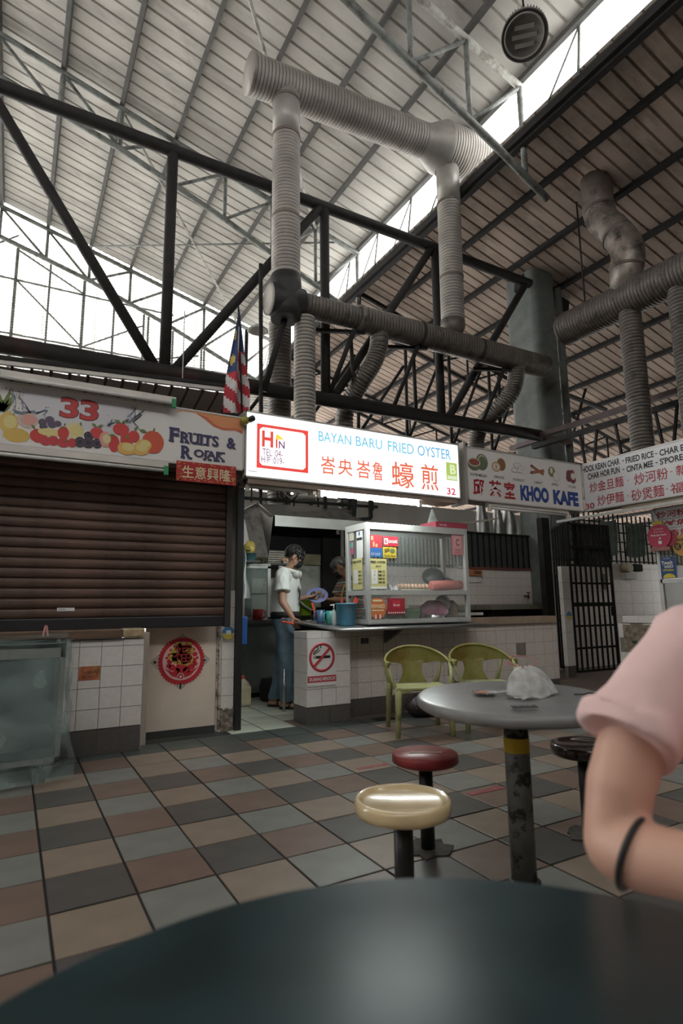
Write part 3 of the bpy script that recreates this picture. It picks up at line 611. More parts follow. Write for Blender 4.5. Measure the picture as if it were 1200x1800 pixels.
# ---------------- sign 30 (row turning the corner)
s30 = thing('signboard', 'white noodle signboard with black English menu and number 30', 'sign', (4.95, -1.2, 2.15))
MB().box(4.906, 5.10, -3.3, -.005, 2.145, 2.735).build('case', FRAMED, s30); MB().box(4.9, 4.908, -3.29, -.017, 2.157, 2.723).build('face', M('sign_cool', (.66,.665,.69), .45, var=.03), s30)
for a in ((-3.3,-.005,2.145,2.158), (-3.3,-.005,2.722,2.735), (-.018,-.005,2.145,2.735)): MB().box(4.894, 4.906, a[0], a[1], a[2], a[3]).build('frame_bar', FRAME, s30)
O = (4.9,0,0); BK = flat('ink_black', (.012,.012,.013))
for tx, r in (('HOCK KEAN CHAR', (.011,.515,2.622,2.70)), ('-', (.545,.57,2.65,2.66)), ('FRIED RICE', (.589,.925,2.612,2.685)), ('-', (.94,.965,2.64,2.65)), ('CHAR E FUN', (.99,1.42,2.606,2.677)), ('CHAR HOR FUN', (.077,.506,2.523,2.60)), ('-', (.54,.565,2.55,2.56)), ('CINTA MEE', (.591,.908,2.51,2.582)), ('-', (.935,.96,2.54,2.55)), ("S'PORE MEE", (.984,1.40,2.51,2.581))): text(tx, 'lettering', BK, s30, O, *FY, r, bold=.03)
for tx, r in (('炒金旦麵', (.09,.538,2.359,2.485)), ('-', (.585,.61,2.415,2.422)), ('炒河粉', (.671,1.06,2.345,2.475)), ('-', (1.085,1.11,2.41,2.417)), ('新加坡', (1.143,1.55,2.355,2.468)), ('炒伊麵', (.181,.528,2.184,2.31)), ('-', (.565,.59,2.24,2.247)), ('砂煲麵', (.619,.998,2.167,2.30)), ('-', (1.02,1.045,2.235,2.242)), ('福建', (1.068,1.36,2.175,2.288))): text(tx, 'lettering', CR, s30, O, *FY, r, bold=.008)
text('30', 'number', CR, s30, O, *FY, (.014,.136,2.168,2.24), bold=.02)
t = thing('tube_lamp', 'long pale tube lamp under the noodle signboard', 'lamp', (4.95, -.8, 2.08))
MB().bar((4.93, .45, 2.085), (4.93, -2.6, 2.095), .03, .03).build('tube', TUBE, t); MB().bar((4.98, -.45, 2.12), (4.98, -2.6, 2.13), .06, .045).build('batten', M('batten_tan', (.55,.45,.34), .5), t)
# ================================================================ stall 32 counter
SS = M('stainless', (.42,.42,.42), .28, metal=.85, var=.12, scale=5)
ALU = M('aluminium_frame', (.55,.55,.53), .42, metal=.35, var=.08)
GLASS = glassy('glass_clear', (.82,.88,.86), .07, .04)
ct = tag(MB().box(1.752, 4.72, .408, .56, 0, .822).build('tiled_counter', BACK), 'long white-tiled counter wall below the display case', 'counter')
us = [1.745] + [1.895+.1525*k for k in range(19)]; us = [u for u in us if u < 4.66] + [4.72]
tile_wall(ct, 'Y', .40, us, [.166, .314, .460, .606, .756, .826], WTO, skip={(15, 2)})
tile_wall(ct, 'Y', .40, rng(1.745, 4.72, .30), [0, .163], SK, 'skirting_tile')
for j, (z0, z1) in enumerate(zip([.166,.314,.460,.606,.756], [.314,.460,.606,.756,.826])): MB().box(4.72, 4.727, .402, .56, z0+.001, z1-.001).build('end_tile', WTO, ct)
MB().box(4.17, 4.32, .4005, .407, .46, .606).build('bare_patch', M('patch_brown', (.26,.20,.14), .9, var=.4, scale=30), ct)
pl = tag(MB().box(1.297, 1.738, .288, .56, 0, .822).build('tiled_pier', BACK), 'white-tiled pier at the counter end with the no-smoking sign', 'counter')
tile_wall(pl, 'Y', .28, [1.289, 1.442, 1.587, 1.745], [.153, .308, .453, .606, .759, .823], WT)
tile_wall(pl, 'Y', .28, [1.289, 1.52, 1.745], [0, .150], SK, 'skirting_tile')
tile_wall(pl, 'X', 1.289, [.28, .43, .56], [.153, .308, .453, .606, .759, .823], WT)
tile_wall(pl, 'X', 1.289, [.28, .56], [0, .150], SK, 'skirting_tile')
ns = thing('no_smoking_sign', 'white no-smoking placard with red ring on the tiled pier', 'sign', (1.44, .275, .33))
MB().box(1.292, 1.585, .2695, .2735, .335, .758).build('placard', flat('placard_white', (.72,.70,.70)), ns)
SR = flat('sign_red', (.48,.045,.06))
MB().lathe([(.132,0), (.132,.0015), (.108,.0015), (.108,0), (.132,0)], (1.439,.2695,.588), 48, ax=(0,-1,0)).build('ring', SR, ns)
MB().box(1.375, 1.525, .2685, .2695, .578, .602).build('cigarette', BK, ns)
for x_ in (1.349, 1.357, 1.365): MB().box(x_, x_+.004, .2685, .2695, .578, .602).build('ash_bar', BK, ns)
MB().bar((1.352, .2672, .505), (1.526, .2672, .672), .001, .024).build('slash', SR, ns)
MB().pipe([(1.352,.2685,.62), (1.358,.2685,.645), (1.385,.2685,.65), (1.40,.2685,.665), (1.392,.2685,.685), (1.41,.2685,.703), (1.43,.2685,.69), (1.425,.2685,.67)], .005, 6).build('smoke', BK, ns)
MB().pipe([(1.366,.2685,.62), (1.375,.2685,.632), (1.40,.2685,.638), (1.418,.2685,.655)], .004, 6).build('smoke', BK, ns)
r_ = MB().box(1.292, 1.585, .2685, .2700, .368, .425).build('red_strip', SR, ns)
text('DILARANG MEROKOK!', 'lettering', flat('placard_white', (.72,.70,.70)), r_, (0,.2685,0), *FX, (1.307,1.575,.380,.413), bold=.02)
MB().box(1.938, 2.023, .392, .3985, .683, .736).build('plate', BK, tag(thing('number_plate', 'small black number plate on the tiled counter', 'plate', (1.98,.395,.683)), None))
bpt = [o for o in COL.objects if o.name.startswith('number_plate')][0]
text('32', 'lettering', flat('ink_grey', (.20,.20,.20)), bpt, (0,.392,0), *FX, (1.955,2.006,.69,.729), bold=.02)
mb = MB().poly([(2.208,.10,.815), (2.208,.395,.815), (2.208,.395,.68)], (1,0,0), .03); tag(mb.build('bracket', M('bracket_grey', (.10,.10,.10), .5)), 'dark triangular bracket under the steel counter top', 'bracket')
# steel top, falling slightly to the front
def zt(y): return .848 + (y-.08)*.062
top = thing('steel_counter_top', 'stainless steel counter top with rolled front edge', 'counter top', (2.3, .5, .82))
mb = MB(); vs = []
for (x_, y_) in ((1.545,.08), (3.30,.08), (3.30,.72), (1.60,.98), (1.47,.98)): vs.append((x_, y_, zt(y_)))
k = len(vs); mb.add(vs + [(x_, y_, z_-.026) for x_, y_, z_ in vs], [list(range(k)), list(range(k, 2*k))] + [(i, (i+1) % k, k+(i+1) % k, k+i) for i in range(k)]); mb.build('sheet', SS, top)
MB().pipe([(1.47,.98,zt(.98)-.013), (1.545,.075,zt(.08)-.013), (3.30,.075,zt(.08)-.013)], .0165, 10).build('rolled_edge', SS, top)
MB().tube((1.405, 1.05, 0), (1.405, 1.05, .42), .014, n=10).build('tube', SS, thing('floor_pipe', 'thin steel pipe standing on the kitchen floor', 'pipe', (1.405, 1.05, 0)))
# ---------------- display case
x0, x1, y0, y1, z0, z1 = 1.90, 3.19, .20, .62, .874, 1.86
dc = thing('display_case', 'aluminium-framed glass display case on the steel counter', 'display case', (2.54, .41, .874)); f = .042
for x_ in (x0, x1-f):
    for y_ in (y0, y1-f): MB().box(x_, x_+f, y_, y_+f, z0, z1, bev=.003).build('frame_post', ALU, dc)
for y_ in (y0, y1-f):
    for (a, b) in ((z0, z0+.045), (z1-.06, z1)): MB().box(x0+f, x1-f, y_, y_+f, a, b).build('frame_rail', ALU, dc)
MB().box(x0+f, x1-f, y0, y0+f, 1.155, 1.20).build('frame_rail', ALU, dc)
for x_ in (x0, x1-f):
    for (a, b) in ((z0, z0+.045), (z1-.06, z1), (1.155, 1.20)): MB().box(x_, x_+f, y0+f, y1-f, a, b).build('frame_rail', ALU, dc)
MB().box(x0+f, x1-f, y0+.02, y1-.01, 1.188, 1.197).build('shelf', ALU, dc)
MB().box(x0, x1, y0, y1, z1, z1+.006).build('roof_panel', ALU, dc); MB().box(x0, x1, y0, y1, z0-.004, z0+.004).build('floor_panel', SS, dc)
MB().box(x0+f, x1-f, y0+.012, y0+.017, 1.20, z1-.06).build('glass_pane', GLASS, dc); MB().box(x0+f, x1-f, y0+.012, y0+.017, z0+.045, 1.155).build('glass_pane', GLASS, dc)
for x_ in (x0+.012, x1-.017):
    MB().box(x_, x_+.005, y0+f, y1-f, 1.20, z1-.06).build('glass_pane', GLASS, dc); MB().box(x_, x_+.005, y0+f, y1-f, z0+.045, 1.155).build('glass_pane', GLASS, dc)
# posters stuck on the glass
def card(name, label, r, mats, y=.2065, cat='sticker', n=.003):
    return tag(MB().box(r[0], r[1], y-n, y, r[2], r[3]).build(name, mats), label, cat, 'posters on the display case')
WHT = flat('print_white', (.74,.73,.72))
c_ = card('poster', 'red and blue promotional poster inside the case corner', (1.946,2.085,1.522,1.742), flat('poster_red', (.46,.045,.06)))
MB().box(1.946,2.085,.2025,.2035,1.522,1.613).build('blue_panel', flat('poster_blue', (.035,.13,.36)), c_)
for a in ((1.975,1.995,1.625,1.675),(2.005,2.03,1.62,1.655),(1.955,1.98,1.69,1.73)): MB().box(a[0],a[1],.2025,.2035,a[2],a[3]).build('figure', flat('poster_skin', (.62,.36,.22)), c_)
text('BAYAR\nDI SINI', 'lettering', WHT, c_, (0,.2025,0), *FX, (1.955,2.06,1.54,1.565), ext=.0005)
c_ = card('poster', 'red rounded sticker with white Boost wordmark', (2.10,2.278,1.637,1.736), flat('boost_red', (.55,.04,.06)))
MB().box(2.108,2.155,.2025,.2035,1.655,1.715).build('logo_tile', WHT, c_); text('b', 'lettering', flat('boost_red', (.55,.04,.06)), c_, (0,.2022,0), *FX, (2.118,2.145,1.665,1.705), bold=.03, ext=.001)
text('oost', 'lettering', WHT, c_, (0,.2035,0), *FX, (2.158,2.27,1.668,1.705), bold=.02)
c_ = card('poster', 'yellow sticker reading Quick Scan with a hand drawing', (2.094,2.252,1.520,1.627), flat('quick_yellow', (.66,.50,.06)))
text('Quick Scan', 'lettering', BK, c_, (0,.2035,0), *FX, (2.105,2.24,1.528,1.552), bold=.01)
disc(MB(), (2.205,1.592), .032, .022, .2030, 16).build('hand', flat('hand_green', (.16,.20,.10)), c_)
for k in range(3): MB().bar((2.11,.2028,1.572+.014*k), (2.17,.2028,1.59+.012*k), .001, .006).build('speed_line', BK, c_)
MENU = flat('menu_yellow', (.64,.58,.26))
c_ = card('poster', 'yellow price list FRIED OYSTER on the case front', (1.938,2.131,1.21,1.508), MENU)
text('FRIED OYSTER', 'lettering', BK, c_, (0,.2035,0), *FX, (1.945,2.118,1.462,1.486), bold=.03); text('蠔煎', 'lettering', BK, c_, (0,.2035,0), *FX, (2.0,2.065,1.424,1.444))
MB().box(1.955,2.02,.2025,.2033,1.26,1.40).build('white_patch', WHT, c_)
for k, (a, b) in enumerate((('S', 'RM 10'), ('M', 'RM 15'), ('L', 'RM 20'), ('', 'RM 25'))):
    zz = 1.372 - .035*k; text(b, 'lettering', BK, c_, (0,.2033,0), *FX, (2.03,2.105,zz,zz+.02), bold=.03)
    if a: text(a, 'lettering', BK, c_, (0,.2025,0), *FX, (1.98,1.995,zz,zz+.018))
MB().box(1.94,2.13,.2025,.2033,1.213,1.235).build('white_strip', WHT, c_)
c_ = card('poster', 'pink grade C certificate in the case right corner', (2.975,3.125,1.578,1.79), flat('cert_pink', (.66,.24,.26)))
MB().box(2.997,3.105,.2025,.2035,1.59,1.78).build('centre_panel', flat('cert_pale', (.68,.42,.42)), c_); text('C', 'lettering', flat('cert_red', (.45,.02,.05)), c_, (0,.2025,0), *FX, (3.028,3.075,1.675,1.75), bold=.02)
for k in range(3): MB().box(3.005,3.10,.2015,.2025,1.60+.018*k,1.606+.018*k).build('small_print', flat('cert_red', (.45,.02,.05)), c_)
mb = MB(); disc(mb, (2.016,1.025), .099, .103, .2060, 48); c_ = tag(mb.build('poster', flat('reward_orange', (.66,.19,.06))), 'round orange REWARD sticker on the lower glass', 'sticker', 'posters on the display case')
text('REWARD', 'lettering', flat('reward_cream', (.78,.66,.40)), c_, (0,.2045,0), *FX, (1.935,2.10,1.025,1.065), bold=.03); MB().box(1.95,2.085,.2035,.2045,1.0,1.012).build('pale_bar', flat('reward_cream', (.78,.66,.40)), c_)
MB().box(1.965,2.07,.2035,.2045,1.09,1.108).build('pale_bar', flat('reward_cream', (.78,.66,.40)), c_)
for a in range(3): MB().box(1.985+.025*a,2.002+.025*a,.2035,.2045,.925,.965).build('gift', [WHT, SR][a % 2], c_)
c_ = card('poster', 'dark red boxy sticker with white dotted rim beside REWARD', (2.129,2.341,.964,1.121), flat('poster_crimson', (.36,.03,.045)))
MB().box(2.19,2.285,.2025,.2035,1.02,1.10).build('logo_tile', flat('boost_red', (.55,.04,.06)), c_); text('Boost', 'lettering', WHT, c_, (0,.2025,0), *FX, (2.20,2.275,1.045,1.068), bold=.02)
for k in range(8): disc(MB(), (2.145+.026*k, .98), .008, .008, .2030, 10).build('dot', WHT, c_)
# side glass papers
def side(name, label, yr, zr, m):
    return tag(MB().box(1.905, 1.909, yr[0], yr[1], zr[0], zr[1]).build(name, m), label, 'sticker', 'papers on the case side')
c_ = side('poster', 'white payment card hanging on the case side glass', (.285,.40), (1.52,1.79), WHT); MB().box(1.903,1.905,.29,.395,1.70,1.725).build('black_band', BK, c_); MB().box(1.903,1.905,.33,.355,1.75,1.785).build('blue_mark', flat('poster_blue', (.035,.13,.36)), c_)
c_ = side('poster', 'yellow price list on the case side glass', (.30,.485), (1.21,1.52), MENU); text('FRIED OYSTER', 'lettering', BK, c_, (1.905,0,0), *FY, (-.475,-.31,1.475,1.497), bold=.03)
for k in range(4): text('RM 10', 'lettering', BK, c_, (1.905,0,0), *FY, (-.365,-.31,1.375-.038*k,1.395-.038*k), bold=.03)
MB().box(1.903,1.905,.39,.46,1.27,1.41).build('white_patch', WHT, c_)
side('poster', 'small cream label near the top of the case side', (.46,.545), (1.71,1.79), flat('label_cream', (.62,.58,.48)))
c_ = side('poster', 'narrow pink and green drink label on the case side', (.47,.52), (1.57,1.70), flat('label_pinkdeep', (.48,.10,.22))); MB().box(1.903,1.905,.47,.52,1.64,1.69).build('green_top', flat('label_mint', (.10,.45,.33)), c_)
# ---------------- things in the case
EGG = M('eggshell', (.64,.42,.29), .5, var=.1); TRAY = M('egg_tray_pulp', (.42,.39,.33), .9, var=.15, scale=20, bump=.3)
eggm = MB().lathe([(0,-.026), (.012,-.024), (.020,-.014), (.0225,0), (.020,.012), (.013,.024), (.005,.030), (0,.031)], n=12).mesh('egg', EGG)
def tray_mesh(nx, ny, p=.046):
    mb = MB()
    def fn(u, v):
        return (u*nx*p, v*ny*p, .018 + .012*math.cos(2*PI*u*nx)*math.cos(2*PI*v*ny)*1.0)
    mb.grid(fn, nx*4, ny*4); mb.box(0, nx*p, -.004, .002, 0, .02).box(0, nx*p, ny*p-.002, ny*p+.004, 0, .02); return mb
ty = thing('egg_tray', 'pulp egg tray on the display case shelf', 'tray', (2.36, .29, 1.197)); tm_ = tray_mesh(8, 4)
link('pulp', tm_.mesh('pulp', TRAY), ty)
for i in range(8):
    for j in range(4):
        e = link('egg', eggm, None, (2.36+.023+i*.046, .29+.023+j*.046, 1.197+.044)); e.rotation_euler = (random.uniform(-.2,.2), random.uniform(-.2,.2), random.uniform(0,6))
        tag(e, 'brown egg in the tray inside the display case', 'egg', 'eggs in the case tray')
tag(MB().pipe([(2.745,.30,1.25), (2.76,.30,1.252), (2.95,.30,1.258), (3.14,.29,1.262)], [.04,.052,.055,.05], 14).build('plastic_roll', M('bag_salmon', (.55,.17,.15), .4, var=.25, scale=14, bump=.5)), 'salmon pink roll of plastic bags on the case shelf', 'roll')
tag(MB().lathe([(0,.05), (.05,.048), (.10,.025), (.125,0), (.12,-.005), (.06,-.01), (0,-.012)], (2.93,.48,1.355), 24, ax=(-.35,-.75,.5)).tube((3.0,.44,1.36), (3.16,.38,1.30), .012, n=8).build('black_ladle', M('iron_black', (.015,.015,.016), .5)), 'black round pan resting on the case shelf', 'pan')
pk = MB(); pk.grid(lambda u, v: (2.27+.09*u, .33+.05*math.sin(v*PI)*(1-u*.4), 1.20+.15*v*(1-.3*u)+.012*math.sin(9*u)), 8, 8)
tag(pk.build('paper_bundle', M('bag_white', (.62,.58,.60), .6, var=.1)), 'white paper bundle behind the price list', 'bundle')
gb = thing('lidded_pot', 'green plastic pot in the lower case', 'pot', (2.585,.42,.88))
MB().lathe([(.075,0), (.085,.02), (.092,.10), (.085,.10), (.078,.02), (0,.015)], (2.585,.42,.882), 24).build('body', M('pot_green', (.06,.15,.05), .4), gb); MB().lathe([(.098,.10), (.10,.125), (.09,.135), (0,.14)], (2.585,.42,.882), 24).build('lid', M('pot_green2', (.09,.19,.07), .4), gb)
for k in range(5): tag(MB().lathe([(.03,0), (.07,.004), (.098,.014), (.096,.017), (.07,.008), (0,.006)], (2.37,.42,.882+.014*k), 28).build('plate', M('plate_grey', (.42,.42,.42), .35)), 'grey plate stacked in the lower case', 'plate', 'plates stacked in the case')
def blob(c, r, seed, amp, nu=20, nv=12):
    rr = random.Random(seed); ph = [rr.uniform(0, 6) for _ in range(6)]
    def fn(u, v):
        a, b = 2*PI*u, PI*v; k = 1 + amp*(math.sin(3*a+ph[0])*math.sin(2*b+ph[1]) + .6*math.sin(7*a+ph[2])*math.sin(5*b+ph[3]))
        return (c[0]+r[0]*k*math.sin(b)*math.cos(a), c[1]+r[1]*k*math.sin(b)*math.sin(a), max(c[2]-r[2]*k*math.cos(b), c[2]-r[2]*.92))
    return MB().grid(fn, nu, nv)
tag(blob((2.86,.42,.985), (.19,.12,.11), 2, .10, 28, 16).build('plastic_bag', M('bag_purple', (.40,.12,.22), .35, var=.4, scale=9, bump=.8)), 'crumpled purple plastic bag in the lower case', 'bag')
tag(blob((3.02,.46,1.06), (.08,.09,.09), 4, .12).build('plastic_bag', M('bag_pale', (.60,.55,.55), .4, var=.15, scale=9, bump=.6)), 'crumpled white plastic bag in the lower case', 'bag')
tag(MB().lathe([(.09,0), (.10,.03), (.098,.07), (.085,.07), (0,.065)], (2.78,.30,.882), 24).build('steel_bowl', SS), 'shallow steel bowl under the purple bag', 'bowl')
for k in range(3): tag(MB().box(3.085+.022*k, 3.103+.022*k, .36, .56, .882, 1.10-.02*k).build('cardboard', M('card_brown', (.28,.19,.12), .8, var=.2)), 'brown cardboard sheet leaning at the case end', 'cardboard', 'cardboard sheets in the case')
# on top
rb = thing('tissue_box', 'flat dark red box on top of the display case', 'box', (3.0,.42,1.866))
MB().box(2.78, 3.22, .22, .50, 1.867, 1.93, bev=.004).build('body', flat('box_red', (.40,.055,.09)), rb); text('foody', 'lettering', WHT, rb, (0,.22,0), *FX, (2.83,2.93,1.885,1.905), bold=.02)
cb = MB(); cb.grid(lambda u, v: (2.98+.10*math.cos(2*PI*u)*(.12+.9*(1-v)), .52+.06*math.sin(2*PI*u)*(.15+.9*(1-v)), 1.867+.25*v+.006*math.sin(7*u*2*PI)), 28, 10)
tag(cb.build('plastic_bag', glassy('bag_film', (.66,.72,.68), .55, .3, .2, 9, .5)), 'clear plastic bag standing peaked on the case top', 'bag')
# ---------------- on the steel top
def ctop(y): return zt(y)+.001
tb = thing('utensil_tub', 'light blue plastic tub holding red spoons', 'tub', (1.752, .36, ctop(.36)))
z = ctop(.36); MB().lathe([(.082,0), (.088,.01), (.098,.20), (.104,.20), (.104,.212), (.09,.212), (.084,.02), (0,.015)], (1.752,.36,z), 28).build('body', M('tub_blue', (.075,.30,.46), .35, var=.05), tb)
for k, (dx, dy, a) in enumerate([(-.03,.02,-.1), (.05,-.02,.35), (.06,.02,.42)]):
    sp = tag(MB().bar((1.752+dx*.4,.36+dy,z+.05), (1.752+dx*.6+.24*math.sin(a),.36+dy,z+.26), .012, .035).build('spoon', M('spoon_red', (.62,.075,.045), .4)), ['red plastic spoon upright in the blue tub', 'red plastic spoon leaning out of the blue tub', 'red plastic spoon leaning furthest out of the blue tub'][k], 'spoon', 'red spoons in the blue tub')
def mug(x, y, r, h, m, label, ang):
    t = thing('mug', label, 'mug', (x, y, ctop(y))); z = ctop(y)
    MB().lathe([(r*.85,0), (r*.95,.01), (r,h), (r*.9,h), (r*.84,.015), (0,.012)], (x,y,z), 24).build('body', m, t)
    d = Vector((math.cos(ang), math.sin(ang), 0)); c0 = Vector((x,y,z)) + d*r*.95
    MB().pipe([c0+Vector((0,0,h*.2)), c0+d*.03+Vector((0,0,h*.25)), c0+d*.035+Vector((0,0,h*.6)), c0+d*.02+Vector((0,0,h*.85)), c0+Vector((0,0,h*.85))], .007, 8).build('handle', m, t); return t
mug(1.672, .52, .05, .13, M('mug_teal', (.06,.30,.28), .35), 'teal plastic mug with handle beside the blue tub', PI)
mug(1.628, .66, .045, .13, M('mug_navy', (.05,.12,.22), .35), 'dark blue plastic mug behind the teal mug', PI)
t = thing('pump_bottle', 'clear pump bottle between mug and tub', 'bottle', (1.655,.43,ctop(.43))); z = ctop(.43)
MB().lathe([(.022,0), (.025,.01), (.025,.12), (.012,.14), (.012,.15)], (1.655,.43,z), 16).build('body', glassy('bottle_clear', (.75,.82,.82), .5, .1), t); MB().tube((1.655,.43,z+.15), (1.655,.43,z+.195), .006).bar((1.66,.43,z+.197), (1.615,.43,z+.19), .014, .01).build('pump', WHT, t)
tag(MB().bar((1.60,.70,ctop(.7)+.05), (1.57,.74,ctop(.7)+.20), .03, .008).build('spoon', M('spoon_red', (.62,.075,.045), .4)), 'red plastic ladle standing in the dark blue mug', 'spoon')
for k, (x_, y_) in enumerate([(1.573,.82), (1.668,.74)]):
    t = thing('sauce_dish', ['small red sauce dish nearer the young man', 'small red sauce dish nearer the mugs'][k], 'dish', (x_, y_, ctop(y_)), 'sauce dishes on the steel top')
    MB().lathe([(.024,0), (.032,.014), (.034,.018), (.029,.018), (.022,.006), (0,.005)], (x_,y_,ctop(y_)), 20).build('dish', M('dish_white', (.62,.58,.55), .4), t); MB().lathe([(.0295,.014), (0,.015)], (x_,y_,ctop(y_)), 18).build('sauce', M('sauce_red', (.45,.05,.05), .3), t)
# ================================================================ kitchen
KW = M('kitchen_wall', (.20,.195,.18), .8, var=.25, scale=3); BLK = M('matt_black', (.013,.013,.012), .8, var=.4, spec=.2); HOODM = M('hood_steel_sooty', (.135,.125,.115), .5, metal=.4, var=.3, scale=3, grime=(.06,.055,.05), gscale=3)  # BLK is one plain near-black shared by all black parts
struct(MB().box(.724, .76, .55, 3.1, 0, 2.5).build('wall_partition', M('partition_dark', (.12,.12,.115), .8, var=.25)))
wb = struct(MB().box(.74, 9.6, 3.008, 3.12, 0, 1.66).build('wall_rear', BACK))
tile_wall(wb, 'Y', 3.0, rng(3.0, 7.2, .15), [1.0, 1.06, 1.21, 1.36, 1.51, 1.66], WTO)
tag(MB().box(1.3, 3.0, 2.99, 3.0, .9, 1.66).build('splash_sheet', M('splash_steel', (.50,.50,.45), .45, metal=.3, var=.15, scale=2, grime=(.16,.14,.11), gscale=2)), 'dull steel splash sheet behind the stove', 'panel')
hd = thing('range_hood', 'sooty steel extractor hood above the stove with bright front band', 'hood', (2.3, 2.5, 2.04))
MB().box(1.70, 3.02, 2.02, 2.035, 2.045, 2.18).build('front_band', M('hood_band', (.55,.56,.53), .4, metal=.4, var=.12, scale=3), hd)
vs = [(1.66,2.036,2.17), (3.05,2.036,2.17), (3.05,3.0,2.17), (1.66,3.0,2.17), (1.60,2.42,2.385), (2.82,2.42,2.42), (2.82,3.0,2.42), (1.60,3.0,2.385)]
MB().add(vs, [(0,1,5,4), (1,2,6,5), (2,3,7,6), (3,0,4,7), (4,5,6,7)]).build('canopy', HOODM, hd)
MB().poly([(1.44,2.10,1.66), (1.63,2.05,1.66), (1.68,2.03,2.17), (1.62,2.40,2.40), (1.42,2.42,2.28)], (0,1,0), .25).build('side_shield', HOODM, hd)
MB().box(1.70, 3.05, 2.92, 2.985, 1.80, 2.17).build('back_sheet', BLK, hd); MB().box(1.70, 2.80, 2.93, 2.985, 1.645, 1.80).build('stained_sheet', M('stained_sheet', (.26,.22,.13), .6, var=.35, scale=4), hd); MB().box(2.80, 3.1, 2.85, 2.92, .95, 2.1).build('black_sheet', BLK, hd)  # plain black sheets inside the hood
st = thing('stove_bench', 'low dark stove bench under the hood', 'bench', (2.4, 2.5, 0))
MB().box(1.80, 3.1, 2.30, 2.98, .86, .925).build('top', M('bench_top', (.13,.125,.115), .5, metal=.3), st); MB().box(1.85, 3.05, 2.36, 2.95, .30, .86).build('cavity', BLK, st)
for x_ in (1.83, 3.05): MB().box(x_, x_+.04, 2.33, 2.37, 0, .86).build('leg', BLK, st)
wk = thing('wok_burner', 'black wok on the stove behind the cook', 'wok', (2.55, 2.5, .925))
MB().lathe([(0,.0), (.10,.01), (.18,.05), (.235,.11), (.24,.115), (.225,.115), (.17,.06), (0,.02)], (2.6,2.6,.925), 28).build('pan', BLK, wk); MB().tube((2.37,2.55,1.03), (2.17,2.5,1.10), .014).build('handle', BLK, wk)
# steel bench and small glass cupboard on the left
sb = thing('steel_cabinet', 'stainless steel base cabinet in the kitchen corner', 'cabinet', (1.25, 2.5, 0)); SSD = M('stainless_green', (.27,.30,.29), .4, metal=.5, var=.15, scale=3)
MB().box(.79, 1.78, 2.06, 2.95, .06, .86).build('body', SSD, sb); MB().box(.77, 1.80, 2.0, 2.97, .86, .90).build('worktop', SS, sb)
for k in range(2):
    d_ = MB().box(.80+.49*k, 1.27+.49*k, 2.043, 2.062, .12, .82).build('door', SSD, sb); MB().box(1.22+.1*k, 1.24+.1*k, 2.022, 2.045, .42, .54).build('handle', SS, d_)
MB().box(.80,1.76,2.1,2.9,0,.06).build('plinth', BLK, sb)
gc = thing('glass_cupboard', 'white-framed glass cupboard on the steel cabinet', 'cupboard', (1.3, 2.5, .9)); WF = M('frame_white', (.66,.67,.64), .45)
for (a, b) in ((.80,.83), (1.36,1.40), (1.70,1.74)):
    MB().box(a, b, 2.24, 2.27, .90, 1.56).build('frame_post', WF, gc)
for (a, b) in ((.90,.93), (1.53,1.57)): MB().box(.80, 1.74, 2.24, 2.27, a, b).build('frame_rail', WF, gc)
MB().box(.80, 1.74, 2.24, 2.93, 1.565, 1.585).build('top', WF, gc); MB().box(.80, 1.74, 2.9, 2.93, .90, 1.56).build('back', M('cupboard_back', (.22,.27,.26), .6), gc); MB().box(.83, 1.70, 2.28, 2.9, 1.21, 1.222).build('shelf', SSD, gc)
MB().box(.83, 1.36, 2.25, 2.256, .93, 1.53).build('glass_pane', glassy('glass_green', (.45,.55,.52), .25, .08), gc); MB().box(1.40, 1.70, 2.25, 2.256, .93, 1.53).build('glass_pane', glassy('glass_green', (.45,.55,.52), .25, .08), gc)
for k in range(6):
    t = thing('egg_tray', 'empty pulp egg tray in the stack under the hood', 'tray', (1.80, 2.48, 1.612+.03*k), 'egg trays under the hood'); link('pulp', tray_mesh(5, 4).mesh('pulp', TRAY), t)
t = thing('egg_tray', 'pulp egg tray with eggs beside the tray stack', 'tray', (1.96, 2.36, 1.612)); link('pulp', tray_mesh(5, 2).mesh('pulp', TRAY), t)
for i in range(5):
    for j in range(2): tag(link('egg', eggm, None, (1.96+.023+.046*i, 2.36+.023+.046*j, 1.656)), 'brown egg in the tray under the hood', 'egg', 'eggs under the hood')
tag(MB().box(1.76, 2.25, 2.33, 2.95, 1.585, 1.61).build('tray_shelf', M('shelf_dark', (.06,.06,.058), .6)), 'dark shelf carrying the stacked egg trays', 'shelf')
bk = thing('basket', 'dark teal basket with yellow bag on the high shelf', 'basket', (1.36, 2.0, 1.60))
MB().lathe([(.065,0), (.085,.09), (.09,.09), (.08,.085), (.06,.01), (0,.008)], (1.36,2.0,1.60), 20, sx=1.0).build('bowl', M('basket_teal', (.05,.13,.14), .5), bk)
tag(blob((1.36,2.0,1.755), (.075,.07,.08), 9, .08).build('food_bag', M('bag_yellow', (.55,.42,.10), .35, var=.4, scale=9, bump=.5)), 'yellow bag of food in the teal basket', 'bag')
tag(MB().box(.80, 1.46, 1.88, 2.2, 1.575, 1.598).build('wall_shelf', M('shelf_dark', (.06,.06,.058), .6)), 'dark wall shelf carrying the teal basket', 'shelf')
tag(MB().bar((.76,1.0,1.60), (1.0,1.0,1.62), .012).build('cloth_peg', BLK), 'dark peg rail holding the white kitchen cloth', 'rail')
cl = MB(); cl.grid(lambda u, v: (.90+.085*u*(.5+.6*v)+.008*math.sin(9*v), .98+.03*math.sin(7*u+3*v), 1.62-.48*v), 10, 14); tag(cl.build('hanging_cloth', M('cloth_white', (.62,.63,.62), .9)), 'white cloth hanging on the kitchen side wall', 'cloth')
